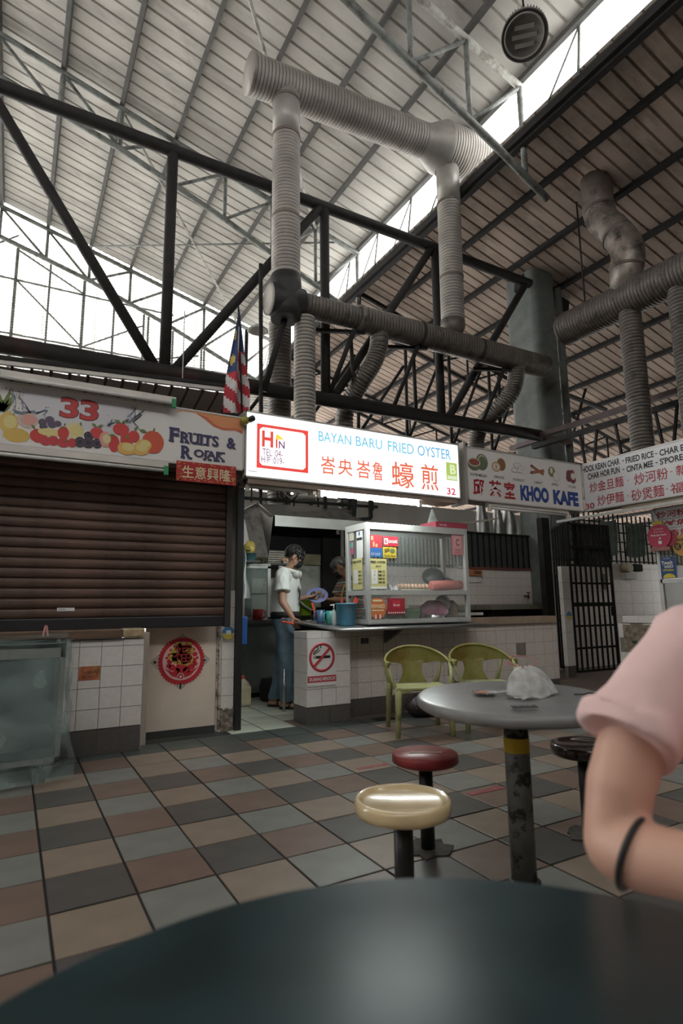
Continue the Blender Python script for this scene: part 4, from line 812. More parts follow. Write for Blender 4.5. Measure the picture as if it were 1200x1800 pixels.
tag(MB().box(.762,.995,1.03,1.17,.68,.96, bev=.01).build('blue_bin', flat('bin_blue', (.02,.10,.36))), 'blue plastic bin hung beside the door post', 'bin')
jg = thing('jerrycan', 'cream jerrycan with red cap on the kitchen floor', 'jerrycan', (1.17,1.62,0))
MB().box(1.08,1.245,1.54,1.72,.0,.22, bev=.03).build('body', M('jug_cream', (.60,.52,.36), .4, var=.08), jg)
MB().lathe([(.085,.205), (.075,.24), (.035,.275), (.028,.29)], (1.163,1.63,0), 20, sx=.95).build('shoulder', M('jug_cream', (.60,.52,.36), .4), jg); MB().lathe([(.033,.285), (.033,.315), (0,.317)], (1.163,1.63,0), 16).build('cap', flat('cap_red', (.50,.04,.03)), jg)
MB().pipe([(1.12,1.63,.25), (1.10,1.63,.285), (1.14,1.63,.30)], .012, 8).build('handle', M('jug_cream', (.60,.52,.36), .4), jg)
mug(1.52, 2.10, .066, .125, flat('mug_red', (.42,.03,.03)), 'red plastic mug on the steel cabinet', 0); KM_ = [o for o in COL.objects if o.name.startswith('mug')][-1]
for o in COL.objects:
    if o.get('label', '') == 'red plastic mug on the steel cabinet': o.location.z = .90
lb_ = thing('lime_bucket', 'lime green bucket with grey handle behind the young man', 'bucket', (2.06, 1.92, .945)); LIME = M('bucket_lime', (.30,.46,.03), .4, var=.06)
MB().lathe([(.075,0), (.08,.005), (.10,.185), (.108,.185), (.108,.20), (.096,.20), (.075,.01), (0,.008)], (2.06,1.92,.945), 28).build('body', LIME, lb_)
MB().pipe([(2.06-.105,1.85,1.12), (2.0,1.80,1.06), (2.08,1.79,1.01), (2.15,1.82,1.02), (2.165,1.88,1.10)], .011, 8).build('handle', M('handle_grey', (.50,.50,.46), .5), lb_)
tag(MB().box(1.93,2.32,1.80,2.06,.89,.944).build('chopping_block', M('block_dark', (.06,.06,.056), .7)), 'dark chopping block under the lime bucket', 'block')
sh_ = thing('side_bench', 'dark side bench carrying the lime bucket', 'bench', (2.1,1.95,0)); MB().box(1.9,2.9,1.78,2.12,.85,.889).build('top', SSD, sh_); 
for x_ in (1.93,2.83): MB().box(x_,x_+.03,1.82,1.85,0,.85).build('leg', BLK, sh_)
gz = thing('gas_cylinder', 'teal gas cylinder under the counter', 'cylinder', (1.98,1.42,0)); MB().lathe([(.12,0), (.15,.03), (.15,.42), (.10,.50), (.04,.52), (.04,.56), (0,.56)], (1.98,1.42,0), 24).build('tank', flat('gas_teal', (.02,.28,.25)), gz); MB().lathe([(.085,.49), (.085,.60), (.075,.60), (.075,.49)], (1.98,1.42,0), 20).build('collar', flat('gas_teal', (.02,.28,.25)), gz)
tag(MB().lathe([(.11,0), (.13,.02), (.14,.20), (.13,.20), (.12,.02), (0,.015)], (2.02,1.72,0), 20).build('red_pail', flat('pail_red', (.36,.05,.05))), 'red pail on the kitchen floor behind the pier', 'pail')
tag(MB().lathe([(.15,0), (.17,.02), (.18,.16), (.16,.24), (0,.26)], (1.62,1.80,0), 22).build('black_pot', M('iron_black', (.015,.015,.016), .5)), 'black pot on the floor by the steel cabinet', 'pot')
# fan, spiked fence and pipes behind the case
fn_ = thing('wall_fan', 'round wire-guard wall fan above the tiled rear wall', 'fan', (3.55,2.8,1.3)); Wr = M('wire_grey', (.34,.37,.36), .4, metal=.5)
A_ = Vector((-.6,-.75,.25)).normalized(); a_ = A_.orthogonal().normalized(); b_ = A_.cross(a_); c0 = Vector((3.62,2.62,1.32))
for r_ in (.06,.11,.16,.205): MB().pipe([c0 + A_*(.05*(1-(r_/.21)**2)) + (a_*math.cos(t_)+b_*math.sin(t_))*r_ for t_ in [2*PI*k/28 for k in range(28)]], .004, 5, closed=True).build('guard_ring', Wr, fn_)
for k in range(14): t_ = 2*PI*k/14; MB().tube(c0+A_*.05, c0 + (a_*math.cos(t_)+b_*math.sin(t_))*.205, .0028, n=5).build('guard_wire', Wr, fn_)
for k in range(3):
    t_ = 2*PI*k/3; e1 = a_*math.cos(t_)+b_*math.sin(t_); e2 = a_*math.cos(t_+1)+b_*math.sin(t_+1)
    MB().poly([c0, c0+e1*.17, c0+(e1+e2)*.11, c0+e2*.09], A_, .004).build('blade', M('blade_green', (.10,.14,.12), .4), fn_)
MB().tube(c0, c0-A_*.14, .05, n=14).build('motor', M('fan_white', (.55,.56,.54), .5), fn_); MB().tube(c0-A_*.12, (3.85,2.99,1.42), .025, n=8).build('arm', M('fan_white', (.55,.56,.54), .5), fn_)
fc = thing('spiked_fence', 'black steel bar fence with spikes on the rear wall', 'fence', (4.5,3.05,1.66))
for k in range(68): MB().bar((2.3+.075*k,3.05,1.66), (2.3+.075*k,3.05,2.36 if k < 42 else 2.26), .014).build('bar', BLK, fc)
for zz in (1.70,2.22): MB().bar((2.25,3.05,zz), (7.4,3.05,zz), .03).build('rail', BLK, fc)
pn = thing('corrugated_screen', 'dark corrugated screen behind the drinks stall', 'screen', (5.9,3.02,1.66)); DKP = M('screen_dark', (.045,.05,.05), .6, var=.2)
for k in range(13):
    x_ = 5.52+.135*k; MB().box(x_, x_+.10, 2.995, 3.02, 1.68, 2.28).build('panel', DKP, pn); MB().box(x_+.10, x_+.135, 2.985, 3.02, 1.68, 2.28).build('rib', BLK, pn)
MB().box(5.45,7.3,2.97,3.03,1.655,1.69).build('sill', M('sill_red', (.16,.05,.035), .7), pn); MB().box(5.45,7.3,2.97,3.03,2.27,2.30).build('top_rail', BLK, pn)
# ================================================================ drinks stall and right-hand row
lg = thing('tiled_ledge', 'brown tiled ledge on the drinks stall counter', 'ledge', (4.0,.5,.83)); BRT = M('tile_brown', (.36,.27,.205), .45, var=.12, scale=4); GRT = M('tile_ledge_grey', (.30,.29,.24), .45, var=.12, scale=4)
for k in range(7): MB().box(3.33+.195*k, 3.522+.195*k, .36, .372, .828, .905).build('front_tile', BRT, lg); MB().box(3.33+.195*k, 3.522+.195*k, .374, .56, .897, .906).build('top_tile', BRT, lg)
MB().box(3.335, 4.69, .374, .56, .828, .896).build('core', BACK, lg)
tag(MB().box(3.34, 3.72, .58, .80, .93, .96).build('cutting_board', flat('board_white', (.55,.54,.50))), 'white board lying behind the brown ledge', 'board')
bc = thing('rear_bench', 'long grey-tiled bench against the rear wall', 'bench', (6.1,2.7,0)); MB().box(4.4, 7.12, 2.52, 2.99, .965, 1.05).build('slab', GRT, bc)
for k in range(9): MB().box(4.45+.3*k, 4.745+.3*k, 2.508, 2.52, .967, 1.048).build('front_tile', GRT, bc)
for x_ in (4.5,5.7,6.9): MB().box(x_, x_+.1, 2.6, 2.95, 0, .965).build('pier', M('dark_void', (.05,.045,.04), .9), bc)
tp = thing('wall_tap', 'small dark tap on the rear tiled wall', 'tap', (6.9,2.95,1.17)); DT = M('tap_dark', (.07,.05,.045), .4, metal=.5)
MB().tube((6.95,2.99,1.19), (6.95,2.88,1.19), .016).build('pipe', DT, tp); MB().pipe([(6.95,2.9,1.19), (6.92,2.86,1.19), (6.90,2.85,1.15)], .018, 8).build('spout', DT, tp); MB().bar((6.91,2.89,1.255), (7.0,2.89,1.255), .016).tube((6.95,2.89,1.19), (6.95,2.89,1.25), .01).build('handle', DT, tp)
ob = thing('switch_box', 'orange switch box on the rear tiled wall', 'box', (5.79,2.95,1.53)); MB().box(5.66,5.92,2.93,2.995,1.535,1.645, bev=.01).build('body', M('box_orange', (.40,.18,.075), .5, var=.15), ob); MB().box(5.74,5.89,2.925,2.931,1.565,1.615).build('label', M('label_brown', (.16,.07,.04), .6), ob)
for k in range(3):
    t = thing('socket', 'white wall socket under the orange switch box', 'socket', (5.70+.09*k,2.96,1.43), 'wall sockets on the rear wall'); MB().box(5.66+.09*k,5.742+.09*k,2.965,2.995,1.43,1.525, bev=.006).build('plate', WHT, t)
    for q in ((-.012,.02), (.012,.02), (0,.045)): MB().box(5.70+.09*k+q[0]-.003, 5.70+.09*k+q[0]+.003, 2.963, 2.966, 1.43+q[1], 1.44+q[1]).build('slot', BK, t)
for k, (x_, r_) in enumerate([(6.55,.14), (6.95,.12), (7.25,.17)]): tag(MB().lathe([(r_,0), (r_,2.55), (r_*.9,2.62), (r_*.6,2.82), (r_*.6,3.6)], (x_,3.55,0), 20).build('steel_flue', M('flue_steel', (.22,.22,.215), .35, metal=.7, var=.2)), ['shiny steel flue furthest from the column', 'slim shiny steel flue between the wider ones', 'shiny steel flue next to the column'][k], 'flue', 'steel flues behind the screen')
tag(MB().bar((4.95,2.96,2.33), (6.35,2.96,2.56), .10, .03).build('plank', M('plank_pale', (.52,.47,.40), .7, var=.2)), 'pale plank slung across the drinks stall', 'plank')
tag(MB().pipe([(6.75,2.4,2.75), (6.8,2.4,2.4), (6.95,2.42,2.2), (7.1,2.43,2.3), (7.2,2.45,2.75)], .008, 6).build('hanging_cable', BK), 'black cable looping down beside the column', 'cable')
# hanging window frame above the case
wf = thing('hanging_frame', 'black metal frame hanging above the display case', 'rack', (3.0,2.2,2.1))
for a, b in (((2.98,2.62),(2.94,2.22)), ((2.94,2.22),(3.22,2.26)), ((3.22,2.26),(3.22,2.62))): MB().bar((a[0],2.2,a[1]), (b[0],2.2,b[1]), .045).build('bar', BLK, wf)
# rear sheds (what closes the view behind the stalls)
struct(MB().box(.76, 17, 4.3, 4.4, 0, 2.95).build('wall_shed', M('shed_grey', (.36,.34,.31), .85, var=.12, scale=2)))
# gate pier, gate, tiled wall with grille
gp = struct(MB().box(5.965, 6.12, 1.308, 1.37, 0, 1.60).build('trim_2', BACK))
tile_wall(gp, 'Y', 1.30, [5.955, 6.125], rng(.16, 1.60, .24), WT); tile_wall(gp, 'X', 5.957, [1.30, 1.37], rng(.16, 1.60, .24), WT); tile_wall(gp, 'Y', 1.30, [5.955, 6.125], [0, .155], SK, 'skirting_tile')
mb = MB(); disc(mb, (6.04,.875), .058, .06, 1.29, 28); sb2 = tag(mb.build('sticker', flat('sticker_blue', (.06,.22,.45))), 'round blue sticker on the white gate pier', 'sticker')
mb = MB(); mb.poly([(6.04+.056*math.cos(a), 1.2885, .875+.056*math.sin(a)) for a in [PI+PI*k/14 for k in range(15)]], (0,-1,0), .0006); mb.build('yellow_half', flat('sticker_yellow', (.62,.50,.10)), sb2)
tag(MB().box(5.86, 6.02, 1.52, 1.62, 0, 2.35).build('gate_post', BLK), 'black steel post behind the gate pier', 'post')
gt = thing('steel_gate', 'tall black barred steel gate standing ajar', 'gate', (6.14,1.30,.05))
gx = lambda u: (6.14+.92*u, 1.30-.02*u)
for k in range(9):
    p_ = gx(k/8); MB().bar((p_[0],p_[1],.06), (p_[0],p_[1],2.26), .034 if k in (0, 8) else .022).build('bar', BLK, gt)
for zz in (.07,.40,.72,1.02,1.05,1.35,1.62,1.90,2.25):
    a, b = gx(0), gx(1); MB().bar((a[0],a[1],zz), (b[0],b[1],zz), .03).build('rail', BLK, gt)
MB().box(6.30, 7.12, 1.33, 1.345, 1.62, 2.24).build('mesh_sheet', glassy('mesh_black', (.015,.015,.015), .72, .8), gt); MB().box(6.98,7.02,1.22,1.28,.86,1.0).build('lock_box', BLK, gt)
g2 = thing('steel_gate', 'second black gate leaf folded beside the pier', 'gate', (6.14,1.45,.05))
for k in range(6): MB().bar((6.14+.06*k,1.34+.10*k,.06), (6.14+.06*k,1.34+.10*k,2.26), .024).build('bar', BLK, g2)
for zz in (.08,.8,1.5,2.25): MB().bar((6.14,1.34,zz), (6.44,1.84,zz), .026).build('rail', BLK, g2)
wr = struct(MB().box(6.4, 12.1, 1.958, 2.05, 0, 1.75).build('wall_right', BACK)); tile_wall(wr, 'Y', 1.95, rng(6.4, 12.1, .3), rng(.02, 1.75, .205), WTO)
gr = thing('window_grille', 'black steel grille above the tiled side wall', 'grille', (8.2,1.9,1.75))
for k in range(26): MB().bar((7.0+.13*k,1.95,1.75), (7.0+.13*k,1.95,2.62), .02).build('bar', BLK, gr)
for zz in (1.78,1.95,2.12,2.29,2.46): MB().bar((7.0,1.95,zz), (10.2,1.95,zz), .02).build('rail', BLK, gr)
TARP = M('tarp_green', (.115,.145,.125), .8, var=.25, scale=3, grime=(.06,.07,.06), gscale=2)
for k, (a, b) in enumerate([(7.75,8.18), (8.42,8.98)]):
    mb = MB(); mb.grid(lambda u, v, a=a, b=b: (a+(b-a)*u+.02*math.sin(5*v), 1.90+.022*math.sin(u*26), 2.50-.62*v-.03*math.sin(4*u)), 40, 8); mb.grid(lambda u, v, a=a, b=b: (a+(b-a)*u+.02*math.sin(5*v), 1.908+.022*math.sin(u*26), 2.50-.62*v-.03*math.sin(4*u)), 40, 8)
    tag(mb.build('tarpaulin', TARP), ['faded green pleated tarpaulin next to the gate', 'faded green pleated tarpaulin nearer the menu board'][k], 'tarpaulin', 'tarpaulins on the grille')
mt = thing('wall_motor', 'beige and black switch motor on the tiled side wall', 'motor', (8.45,1.9,1.5)); MB().tube((8.32,1.95,1.66), (8.32,1.80,1.66), .085, n=20).build('housing', M('motor_beige', (.42,.36,.24), .5), mt); MB().box(8.42,8.68,1.80,1.94,1.60,1.73, bev=.02).build('motor', BLK, mt); MB().box(8.28,8.56,1.86,1.95,1.47,1.565).build('junction_box', flat('junction_grey', (.45,.45,.44)), mt)
tag(MB().box(7.72,7.82,1.90,1.95,1.28,1.55, bev=.02).build('meter_box', flat('meter_grey', (.16,.15,.14))), 'grey meter box on the tiled wall by the gate', 'box')
# stall 30 counter, case frame and notices
c30 = tag(MB().box(5.208, 5.75, -3.2, -.10, 0, .815).build('tiled_counter', BACK), 'white-tiled noodle stall counter with a broken patch', 'counter')
tile_wall(c30, 'X', 5.20, rng(-3.2, -.10, .155), [.16, .32, .485, .65, .815], WT, skip={(18, 2), (17, 2), (19, 2), (18, 3)}); tile_wall(c30, 'X', 5.20, rng(-3.2, -.10, .31), [0, .157], SK, 'skirting_tile')
for z0, z1 in zip([.16,.32,.485,.65],[.32,.485,.65,.815]): MB().box(5.208,5.48,-.10,-.093,z0+.001,z1-.001).build('end_tile', WT, c30)
MB().box(5.195, 5.205, -.68, -.16, .50, .80).build('broken_patch', M('patch_rubble', (.22,.18,.14), .9, var=.5, scale=18, bump=.7), c30)
sl = thing('white_slab', 'white tiled slab lying on the noodle stall counter', 'slab', (5.4,-1.0,.815))
for k in range(9): MB().box(5.19, 5.60, -.36-.2*k, -.165-.2*k, .82, .898, bev=.006).build('tile', WT, sl)
tag(MB().box(5.14,5.19,-.66,-.30,.60,.618).build('glass_shelf', glassy('glass_dkgreen', (.03,.10,.06), .8, .1)), 'small green glass shelf in the broken counter patch', 'shelf')
cf = thing('noodle_case', 'white metal display frame on the noodle stall counter', 'frame', (5.25,-1.2,.9)); WFR = M('frame_offwhite', (.56,.56,.55), .5)
for y_ in (-.675,-1.9,-3.0): MB().box(5.195, 5.235, y_-.02, y_+.02, .90, 2.10).build('frame_post', WFR, cf)
MB().box(5.62,5.655,-.80,-.765,.90,1.28).build('frame_post', WFR, cf)
for zz in (1.26,2.06): MB().box(5.195, 5.235, -3.0, -.675, zz, zz+.045).build('frame_rail', WFR, cf)
MB().box(5.21,5.216,-3.0,-.69,1.31,1.68).build('glass_pane', glassy('glass_smoke', (.20,.22,.21), .45, .06), cf); MB().box(5.21,5.216,-3.0,-.69,.92,1.26).build('glass_pane', glassy('glass_smoke', (.20,.22,.21), .45, .06), cf)
mn = thing('menu_board', 'white hand-lettered noodle menu board with red characters', 'menu', (5.17,-1.2,1.69)); MB().box(5.17,5.19,-2.2,-.655,1.695,2.085).build('board', flat('board_offwhite', (.62,.63,.64)), mn)
for tx, r in (('炒河粉·炒', (.72,1.20,1.975,2.055)), ('鹹魚香', (.80,1.20,1.875,1.945)), ('香炒飯', (.84,1.20,1.765,1.84))): text(tx, 'lettering', CR, mn, (5.17,0,0), *FY, r, bold=.02)
for r in ((.77,1.1,1.958,1.964), (.86,1.1,1.855,1.861), (.92,1.1,1.745,1.751)): MB().box(5.168,5.17,-r[1],-r[0],r[2],r[3]).build('underline', flat('ink_green', (.10,.13,.10)), mn)
def xdisc(c, r, x, n=36): mb = MB(); mb.poly([(x, c[0]-r*math.cos(2*PI*k/n), c[1]+r*math.sin(2*PI*k/n)) for k in range(n)], (-1,0,0), .006); return mb
rd = thing('pickup_sign', 'round crimson hanging sign reading Pick-Up here', 'sign', (5.13,-.75,1.63)); xdisc((-.745,1.775), .135, 5.14).build('disc', flat('panda_red', (.42,.025,.075)), rd); MB().box(5.12,5.16,-.86,-.64,1.615,1.655).build('foot', M('foot_brown', (.30,.12,.10), .6), rd)
text('Pick-Up here.', 'lettering', WHT, rd, (5.134,0,0), *FY, (.655,.835,1.775,1.802), bold=.02); text('foodpanda', 'lettering', WHT, rd, (5.134,0,0), *FY, (.69,.80,1.848,1.865)); text('Order ahead', 'lettering', WHT, rd, (5.134,0,0), *FY, (.69,.80,1.822,1.834))
MB().box(5.13,5.134,-.77,-.735,1.69,1.725).build('icon', WHT, rd); MB().bar((5.132,-.745,1.742), (5.132,-.765,1.76), .003, .012).build('tick', WHT, rd); xdisc((-.86,1.73), .07, 5.155).build('second_disc', flat('panda_red2', (.30,.02,.05)), rd)
MB().tube((5.15,-.70,1.90), (5.15,-.66,2.09), .003, n=5).tube((5.15,-.78,1.90), (5.15,-.70,2.09), .003, n=5).build('string', BK, rd); MB().box(5.145,5.155,-.79,-.68,1.895,1.95).build('yellow_tab', flat('tab_yellow', (.55,.42,.06)), rd)
yd = thing('food_sticker', 'round mustard sticker with crossed cutlery on the case', 'sticker', (5.15,-.97,1.55)); xdisc((-.985,1.655), .115, 5.165).build('disc', flat('mustard', (.50,.29,.05)), yd); xdisc((-.93,1.645), .038, 5.157, 24).build('black_dot', BK, yd); text('EAT', 'lettering', BK, yd, (5.159,0,0), *FY, (.98,1.05,1.655,1.685), bold=.03); text('SOKA', 'lettering', BK, yd, (5.159,0,0), *FY, (.93,1.04,1.70,1.73), bold=.03)
for s_ in (-1,1): MB().bar((5.149,-.93-.02*s_,1.62), (5.149,-.93+.02*s_,1.67), .003, .008).build('cutlery', flat('mustard', (.50,.29,.05)), yd)
tn = thing('ewallet_sticker', 'navy blue Touch n GO eWallet sticker with yellow arc', 'sticker', (5.19,-.78,1.31)); MB().box(5.188,5.193,-.872,-.695,1.315,1.545).build('card', flat('tng_navy', (.015,.055,.17)), tn)
text('Touch', 'lettering', WHT, tn, (5.188,0,0), *FY, (.71,.835,1.465,1.502), bold=.03); text("'nGO", 'lettering', WHT, tn, (5.188,0,0), *FY, (.735,.84,1.425,1.46), bold=.03); text('eWallet', 'lettering', flat('tng_yellow', (.60,.48,.03)), tn, (5.188,0,0), *FY, (.72,.845,1.39,1.415), bold=.02); text('PAY WITH', 'lettering', WHT, tn, (5.188,0,0), *FY, (.74,.81,1.522,1.533))
mb = MB(); mb.poly([(5.1875,-.785+.068*math.cos(a),1.318+.045*math.sin(a)) for a in [PI*k/14 for k in range(15)]], (-1,0,0), .002); mb.build('yellow_arc', flat('tng_yellow', (.60,.48,.03)), tn)
# ================================================================ ducts
DUCT = M('duct_pale', (.31,.29,.265), .55, metal=.2, var=.18, scale=4, grime=(.12,.10,.085), gscale=5, glo=.58, ghi=.75)
DUCTD = M('duct_grimy', (.155,.135,.12), .5, metal=.25, var=.3, scale=4, grime=(.03,.027,.025), gscale=4, glo=.45, ghi=.68)
TAR = M('duct_tar', (.012,.012,.012), .6, bump=.5); SMOOTH = M('duct_sleeve', (.33,.315,.29), .45, metal=.3, var=.12, grime=(.15,.12,.10), gscale=6, glo=.6, ghi=.72)
class Duct(MB):
    def build(s, name, mat, parent=None, **k): return MB.build(s, name, [mat, GROOVE], parent, **k)
GROOVE = M('duct_groove', (.055,.048,.042), .7, var=.3)  # dark colour for dirt plus the shade between duct ribs
def corrug(pts, r, step=.052, n=20):
    """ribbed spiral duct along a polyline: raised rings, with dirt and painted shade in the groove colour"""
    P_ = [V3(p) for p in pts]; out = []; rr = []; mk = []
    for a, b in zip(P_, P_[1:]):
        L = (b-a).length; k = max(1, round(L/step))
        for i in range(k):
            for o_, dr_, m_ in ((0,0,0), (.66,.004,0), (.74,-.004,1), (.92,-.004,0)): out.append(a+(b-a)*((i+o_)/k)); rr.append(r+dr_); mk.append(m_)
    out.append(P_[-1]); rr.append(r); d = Duct(); d.pipe(out, rr, n)
    for i, m_ in enumerate(mk):
        if m_:
            for j in range(n): d.m[i*n+j] = 1
    return d
def arc(p0, p1, p2, n=7):
    p0, p1, p2 = V3(p0), V3(p1), V3(p2); return [((1-t)**2)*p0 + 2*t*(1-t)*p1 + t*t*p2 for t in [k/n for k in range(n+1)]]
hi = thing('round_duct', 'big pale round duct high under the roof with a cone joint', 'duct', (3.2,2.1,8.2))
corrug([(1.31,2.13,8.44), (4.30,2.07,8.60)], .262, n=28).build('run', DUCT, hi); MB().lathe([(0,0), (.27,0), (.275,.03), (.262,.03)], (1.30,2.13,8.44), 28, ax=(1,-.02,.05)).build('end_cap', DUCT, hi)
MB().pipe([(4.28,2.07,8.60), (4.34,2.07,8.60), (4.62,2.06,8.615), (4.66,2.06,8.617)], [.268,.272,.405,.41], 28, caps=False).build('cone_joint', SMOOTH, hi); corrug([(4.66,2.06,8.617), (6.6,2.02,8.72)], .40, n=30).build('wide_run', DUCT, hi)
rl = thing('round_duct', 'pale vertical duct rising left of the lower run', 'duct', (1.87,2.1,5.0)); MB().tube((1.865,2.1,7.63), (1.865,2.1,8.36), .195, n=24).build('smooth_sleeve', SMOOTH, rl); corrug([(1.865,2.1,6.35), (1.865,2.1,7.63)], .192, n=24).build('run', DUCT, rl); corrug([(1.867,2.1,5.45), (1.865,2.1,6.35)], .196, n=24).build('run', DUCT, rl)
for zz in (6.35,7.63,8.2): MB().tube((1.865,2.1,zz-.02), (1.865,2.1,zz+.02), .203, n=24).build('joint_band', M('band_grimy', (.16,.13,.11), .6), rl)
MB().pipe([(1.867,2.1,4.86), (1.867,2.1,5.0), (1.867,2.1,5.35), (1.867,2.1,5.48)], [.20,.215,.215,.205], 24).build('tarred_section', TAR, rl)
rr_ = thing('round_duct', 'pale vertical duct dropping from the cone joint', 'duct', (4.79,2.1,5.2)); MB().tube((4.80,2.08,7.62), (4.80,2.08,8.36), .19, n=24).build('smooth_sleeve', SMOOTH, rr_); corrug([(4.79,2.1,5.45), (4.80,2.08,7.62)], .187, n=24).build('run', DUCT, rr_)
MB().pipe([(4.79,2.1,5.55), (4.78,2.1,5.42), (4.80,2.1,5.30)], [.195,.20,.13], 22).build('torn_collar', DUCTD, rr_)
for zz in (6.3,7.62,8.25): MB().tube((4.795,2.09,zz-.018), (4.795,2.09,zz+.018), .198, n=24).build('joint_band', M('band_grimy', (.16,.13,.11), .6), rr_)
lo = thing('round_duct', 'long grimy horizontal duct above the lightbox sign', 'duct', (4.2,2.1,4.95))
MB().pipe([(1.62,2.1,5.105), (2.1,2.1,5.13)], .215, 24).build('tarred_section', TAR, lo); MB().lathe([(0,0), (.17,0), (.19,.01), (.215,.03)], (1.60,2.1,5.10), 24, ax=(1,0,.04)).build('end_cap', DUCT, lo)
corrug([(2.1,2.1,5.14), (3.0,2.1,5.16)], .165, n=22).build('run', DUCTD, lo); MB().pipe([(2.98,2.1,5.16), (3.03,2.1,5.16), (3.08,2.1,5.16)], [.19,.205,.195], 24).build('flange', DUCTD, lo); corrug([(3.05,2.1,5.16), (6.85,2.1,5.19)], .192, n=24).build('run', DUCTD, lo)
for x_ in (4.1,5.3): MB().tube((x_-.015,2.1,5.17), (x_+.015,2.1,5.17), .20, n=24).build('joint_band', TAR, lo)
tag(corrug([(2.15,2.1,4.95), (2.15,2.1,2.42)], .145, n=20).build('round_duct', DUCT), 'pale ribbed drop duct behind the lightbox corner', 'duct')
tag(corrug([(2.11,2.85,5.2), (2.11,2.85,2.42)], .165, n=20).build('round_duct', DUCTD), 'grimy drop duct behind the framed truss chord', 'duct')
tag(corrug([(3.38,2.12,5.02)] + arc((3.38,2.12,4.92), (3.38,2.15,4.65), (3.25,2.35,4.4)) + arc((3.18,2.6,4.15), (3.1,2.8,3.95), (3.2,2.85,3.7)) + [(3.2,2.85,2.4)], .135, n=20).build('round_duct', DUCTD), 'bent grimy duct curving behind the middle of the truss', 'duct')
tag(corrug([(6.16,2.12,5.05)] + arc((6.16,2.12,4.92), (6.16,2.15,4.6), (6.0,2.4,4.4)) + arc((5.95,2.55,4.3), (5.8,2.8,4.1), (5.85,2.85,3.8)) + [(5.85,2.85,2.9)], .14, n=20).build('round_duct', DUCTD), 'bent grimy duct beside the concrete column', 'duct')
dr = thing('round_duct', 'large dark horizontal duct right of the column', 'duct', (6.6,0,5.2)); corrug([(6.6,1.42,5.53), (6.6,-4.0,5.44)], .262, n=28).build('run', DUCTD, dr); MB().lathe([(0,0), (.25,0), (.272,.03)], (6.6,1.44,5.53), 26, ax=(0,-1,0)).build('end_cap', DUCTD, dr)
sr = thing('bent_duct', 'S-bent smooth duct rising from the dark duct through the roof', 'duct', (6.6,.3,5.7)); SD = M('duct_bend', (.24,.205,.18), .4, metal=.4, var=.25, grime=(.04,.035,.03), gscale=4, glo=.5, ghi=.66)
MB().pipe([(6.6,.28,5.55)] + arc((6.6,.26,5.95), (6.6,.15,6.25), (6.6,.28,6.48)) + arc((6.6,.42,6.75), (6.6,.62,7.0), (6.6,.62,7.25)) + [(6.6,.62,7.75)], .235, 26).build('pipe', SD, sr)
for p_, q_ in (((6.6,.25,5.98),(6.6,.245,6.02)), ((6.6,.33,6.56),(6.6,.35,6.60)), ((6.6,.60,7.16),(6.6,.605,7.20))): MB().tube(p_, q_, .243, n=26).build('seam', DUCTD, sr)
tag(corrug([(6.6,.27,5.3), (6.6,.27,2.8)], .155, n=20).build('round_duct', DUCTD), 'grimy drop duct hanging below the dark duct', 'duct')
tag(corrug([(6.6,-.47,5.3), (6.6,-.47,2.9)], .15, n=20).build('round_duct', DUCTD), 'dark drop duct at the end of the red-painted beams', 'duct')
hs = thing('duct_hanger', 'thin rod holding the dark duct from the roof', 'hanger', (6.6,.95,5.7)); MB().tube((6.6,1.0,5.75), (6.6,1.0,7.6), .014, n=6).build('rod', STEEL, hs); MB().tube((6.6,1.0,5.72), (6.6,1.0,5.80), .03, n=8).build('nut', STEEL, hs)
for k, (x_, s_) in enumerate([(2.82,.3), (3.95,.3), (5.75,.3)]):
    t = thing('duct_support', ['black strut frame holding the lower duct near its flange', 'black strut frame holding the middle of the lower duct', 'black strut frame holding the lower duct near the column'][k], 'support', (x_,2.4,4.0), 'struts under the lower duct')
    MB().tube((x_-.1,2.5,4.05), (x_+.12,2.1,4.97), .035, n=8).build('strut', STEEL, t); MB().tube((x_+.35,2.5,4.05), (x_+.18,2.3,4.9), .03, n=8).build('strut', STEEL, t); MB().bar((x_-.4,2.3,4.93), (x_+.3,2.1,4.97), .05).build('saddle', STEEL, t)
t = thing('duct_support', 'tall black strut frame beside the tarred duct joint', 'support', (1.55,2.35,3.8)); MB().tube((1.62,2.3,2.6), (1.58,2.3,5.7), .03, n=8).build('strut', STEEL, t); MB().tube((1.66,2.35,3.9), (1.86,2.1,4.9), .045, n=8).build('strut', STEEL, t)
# clutter of cables and pipes on the hood top
cl_ = thing('pipe_rack', 'tangle of dark pipes and cables above the hood', 'pipes', (1.6,2.0,2.4)); rs = random.Random(11)
for k in range(16):
    x_ = .85+.16*k; MB().bar((x_,2.2+.1*(k % 3),2.38), (x_+rs.uniform(-.06,.06),2.2+.1*(k % 3),3.05), .02+.02*(k % 2)).build('upright', BLK, cl_)
for zz in (2.40,2.62,2.85): MB().bar((.8,2.25,zz), (3.4,2.3,zz+.05), .035).build('rail', BLK, cl_)
MB().pipe([(1.9+.12*math.cos(t_),2.05,2.52+.14*math.sin(t_)) for t_ in [2*PI*k/20 for k in range(20)]], .012, 6, closed=True).build('cable_coil', BLK, cl_); MB().pipe([(1.92+.09*math.cos(t_),2.03,2.53+.11*math.sin(t_)) for t_ in [2*PI*k/20 for k in range(20)]], .010, 6, closed=True).build('cable_coil', M('cable_grey', (.16,.16,.16), .6), cl_)
